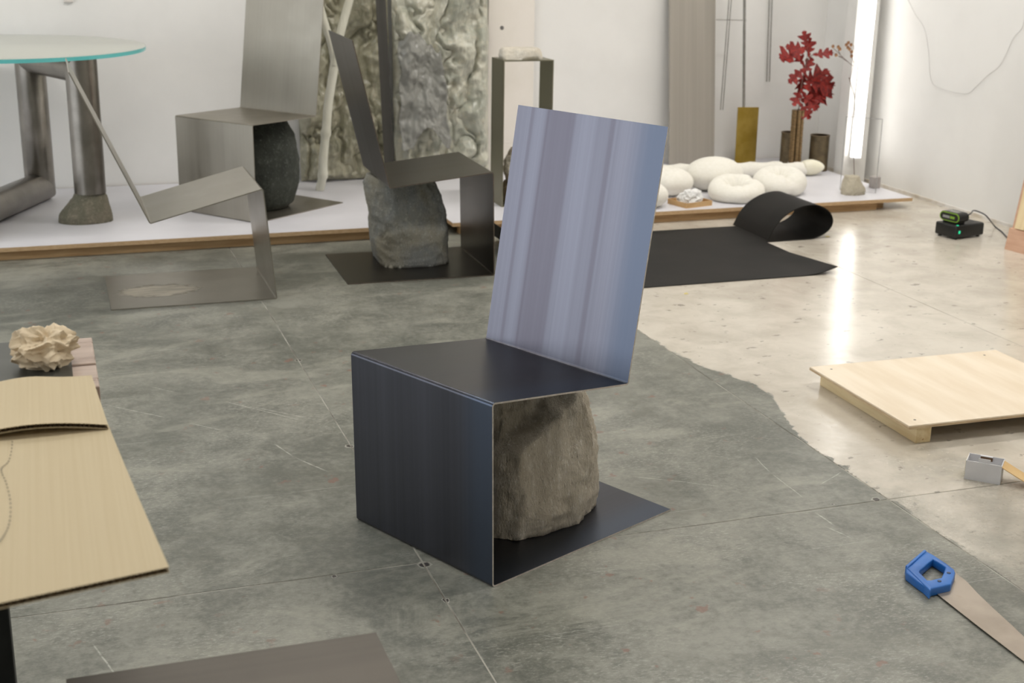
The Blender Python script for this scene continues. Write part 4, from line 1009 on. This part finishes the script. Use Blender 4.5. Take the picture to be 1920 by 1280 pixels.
def zup(u, v): return .0152+.010*(1-v)**3*math.sin(math.pi*min(1, max(0, (1-u)*1.9)))+.012*math.exp(-((u-.72)/.14)**2)*v*.6+.004*(1-u)
up_ = card('cardboard_sheet', 'curled brown cardboard sheet lapped over the other beside the crumpled paper', edge(g0, g1), edge(f0, f1), zup, npts=60)
PEN = mat('pen_ink', (96, 92, 84), rough=.7)
pen = MB(); path = catmull([atz(px, py, ZB+.0) for px, py in ((-6, 786), (12, 798), (21, 815), (24, 845), (18, 878), (4, 896), (14, 925), (22, 965), (20, 1010), (8, 1040), (-6, 1058))], 10)
lower = [o for o in COL.objects if o.name.startswith('cardboard_sheet')][0]
def z_low(p):
    # height of the sheet under a pen dot
    v = (p.y-n0.y)/((f0.y+.03)-n0.y); A_ = ext(n0, n1, 2.6); u = (p.x-A_.x)/(n0.x-A_.x); v = min(max(v, 0), 1); return ZB+.0078+.012*(1-v)**2+.02*(1-u)*(1-v)
for i in range(0, len(path)-1, 2):
    a, c = path[i], path[i+1]
    if a.y > f0.y-.01: continue
    za = z_low(a)+.0006; d = (c-a); d.z = 0; 
    if d.length < 1e-6: continue
    d.normalize(); s = Vector((-d.y, d.x, 0))*.0007; e = d*.0045; o_ = Vector((a.x, a.y, za))-lower.location
    pen.add([o_-s, o_+s, o_+e+s, o_+e-s], [(0, 3, 2, 1)])
pen.build('dashed_pen_line', PEN, lower, fix=False)
PAP = mat('tan_paper', (214, 196, 166), (228, 212, 184), .75, scale=9, bump=.15, bscale=40)
cp_ = atz(86, 697, ZB+.004)
tag(link('crumpled_paper', crumple(.046, .038, .036, 12, 6, .85, 1.6), PAP, None, (cp_.x, cp_.y+.035, ZB+.0038)), 'crumpled tan paper ball on the workbench above the cardboard', 'paper')

# ------------------------------------------------------------------ low steel-topped table at the bottom edge
ZL = .45
lt2 = thing('steel_table', 'low table with plain grey steel top at the bottom edge', 'table', (-.03, 1.0, 0))
c = atz(705, 1185, ZL)
RST = brushed('rusty_plate', (96, 92, 86), (112, 107, 100), .48, 30, .3, blotch=1, metal=.7)
b = MB().box((0, 0, ZL-.005), (c.x+.03, c.y-1.0, ZL)); b.uv = [(v.y, v.x) for v in b.v]; b.build('table_top', RST, lt2)
for fx, fy in ((.01, .01), (c.x+.03-.04, .01), (.01, c.y-1.04), (c.x+.03-.04, c.y-1.04)): MB().box((fx, fy, 0), (fx+.03, fy+.03, ZL-.0052)).build('leg', BKS, lt2)
# scraps on the floor
SCR = mat('scrap', (196, 182, 120), rough=.7)
for px, py, s in ((1551, 444, .012), (1286, 551, .010)):
    p = atz(px, py); tag(MB().add([(-s, -s*.4, 0), (s, -s*.6, .0), (s*.7, s*.5, .004), (-s*.6, s*.5, .002), (-s, -s*.4, .0008), (s, -s*.6, .0008), (s*.7, s*.5, .0048), (-s*.6, s*.5, .0028)], [(0, 3, 2, 1), (4, 5, 6, 7), (0, 1, 5, 4), (1, 2, 6, 5), (2, 3, 7, 6), (3, 0, 4, 7)]).build('leaf_scrap', SCR, None, (p.x, p.y, .0003)), ('tiny yellow scrap on the floor right of the rolled mat' if px > 1400 else 'tiny brown scrap on the floor below the black mat'), 'scrap')
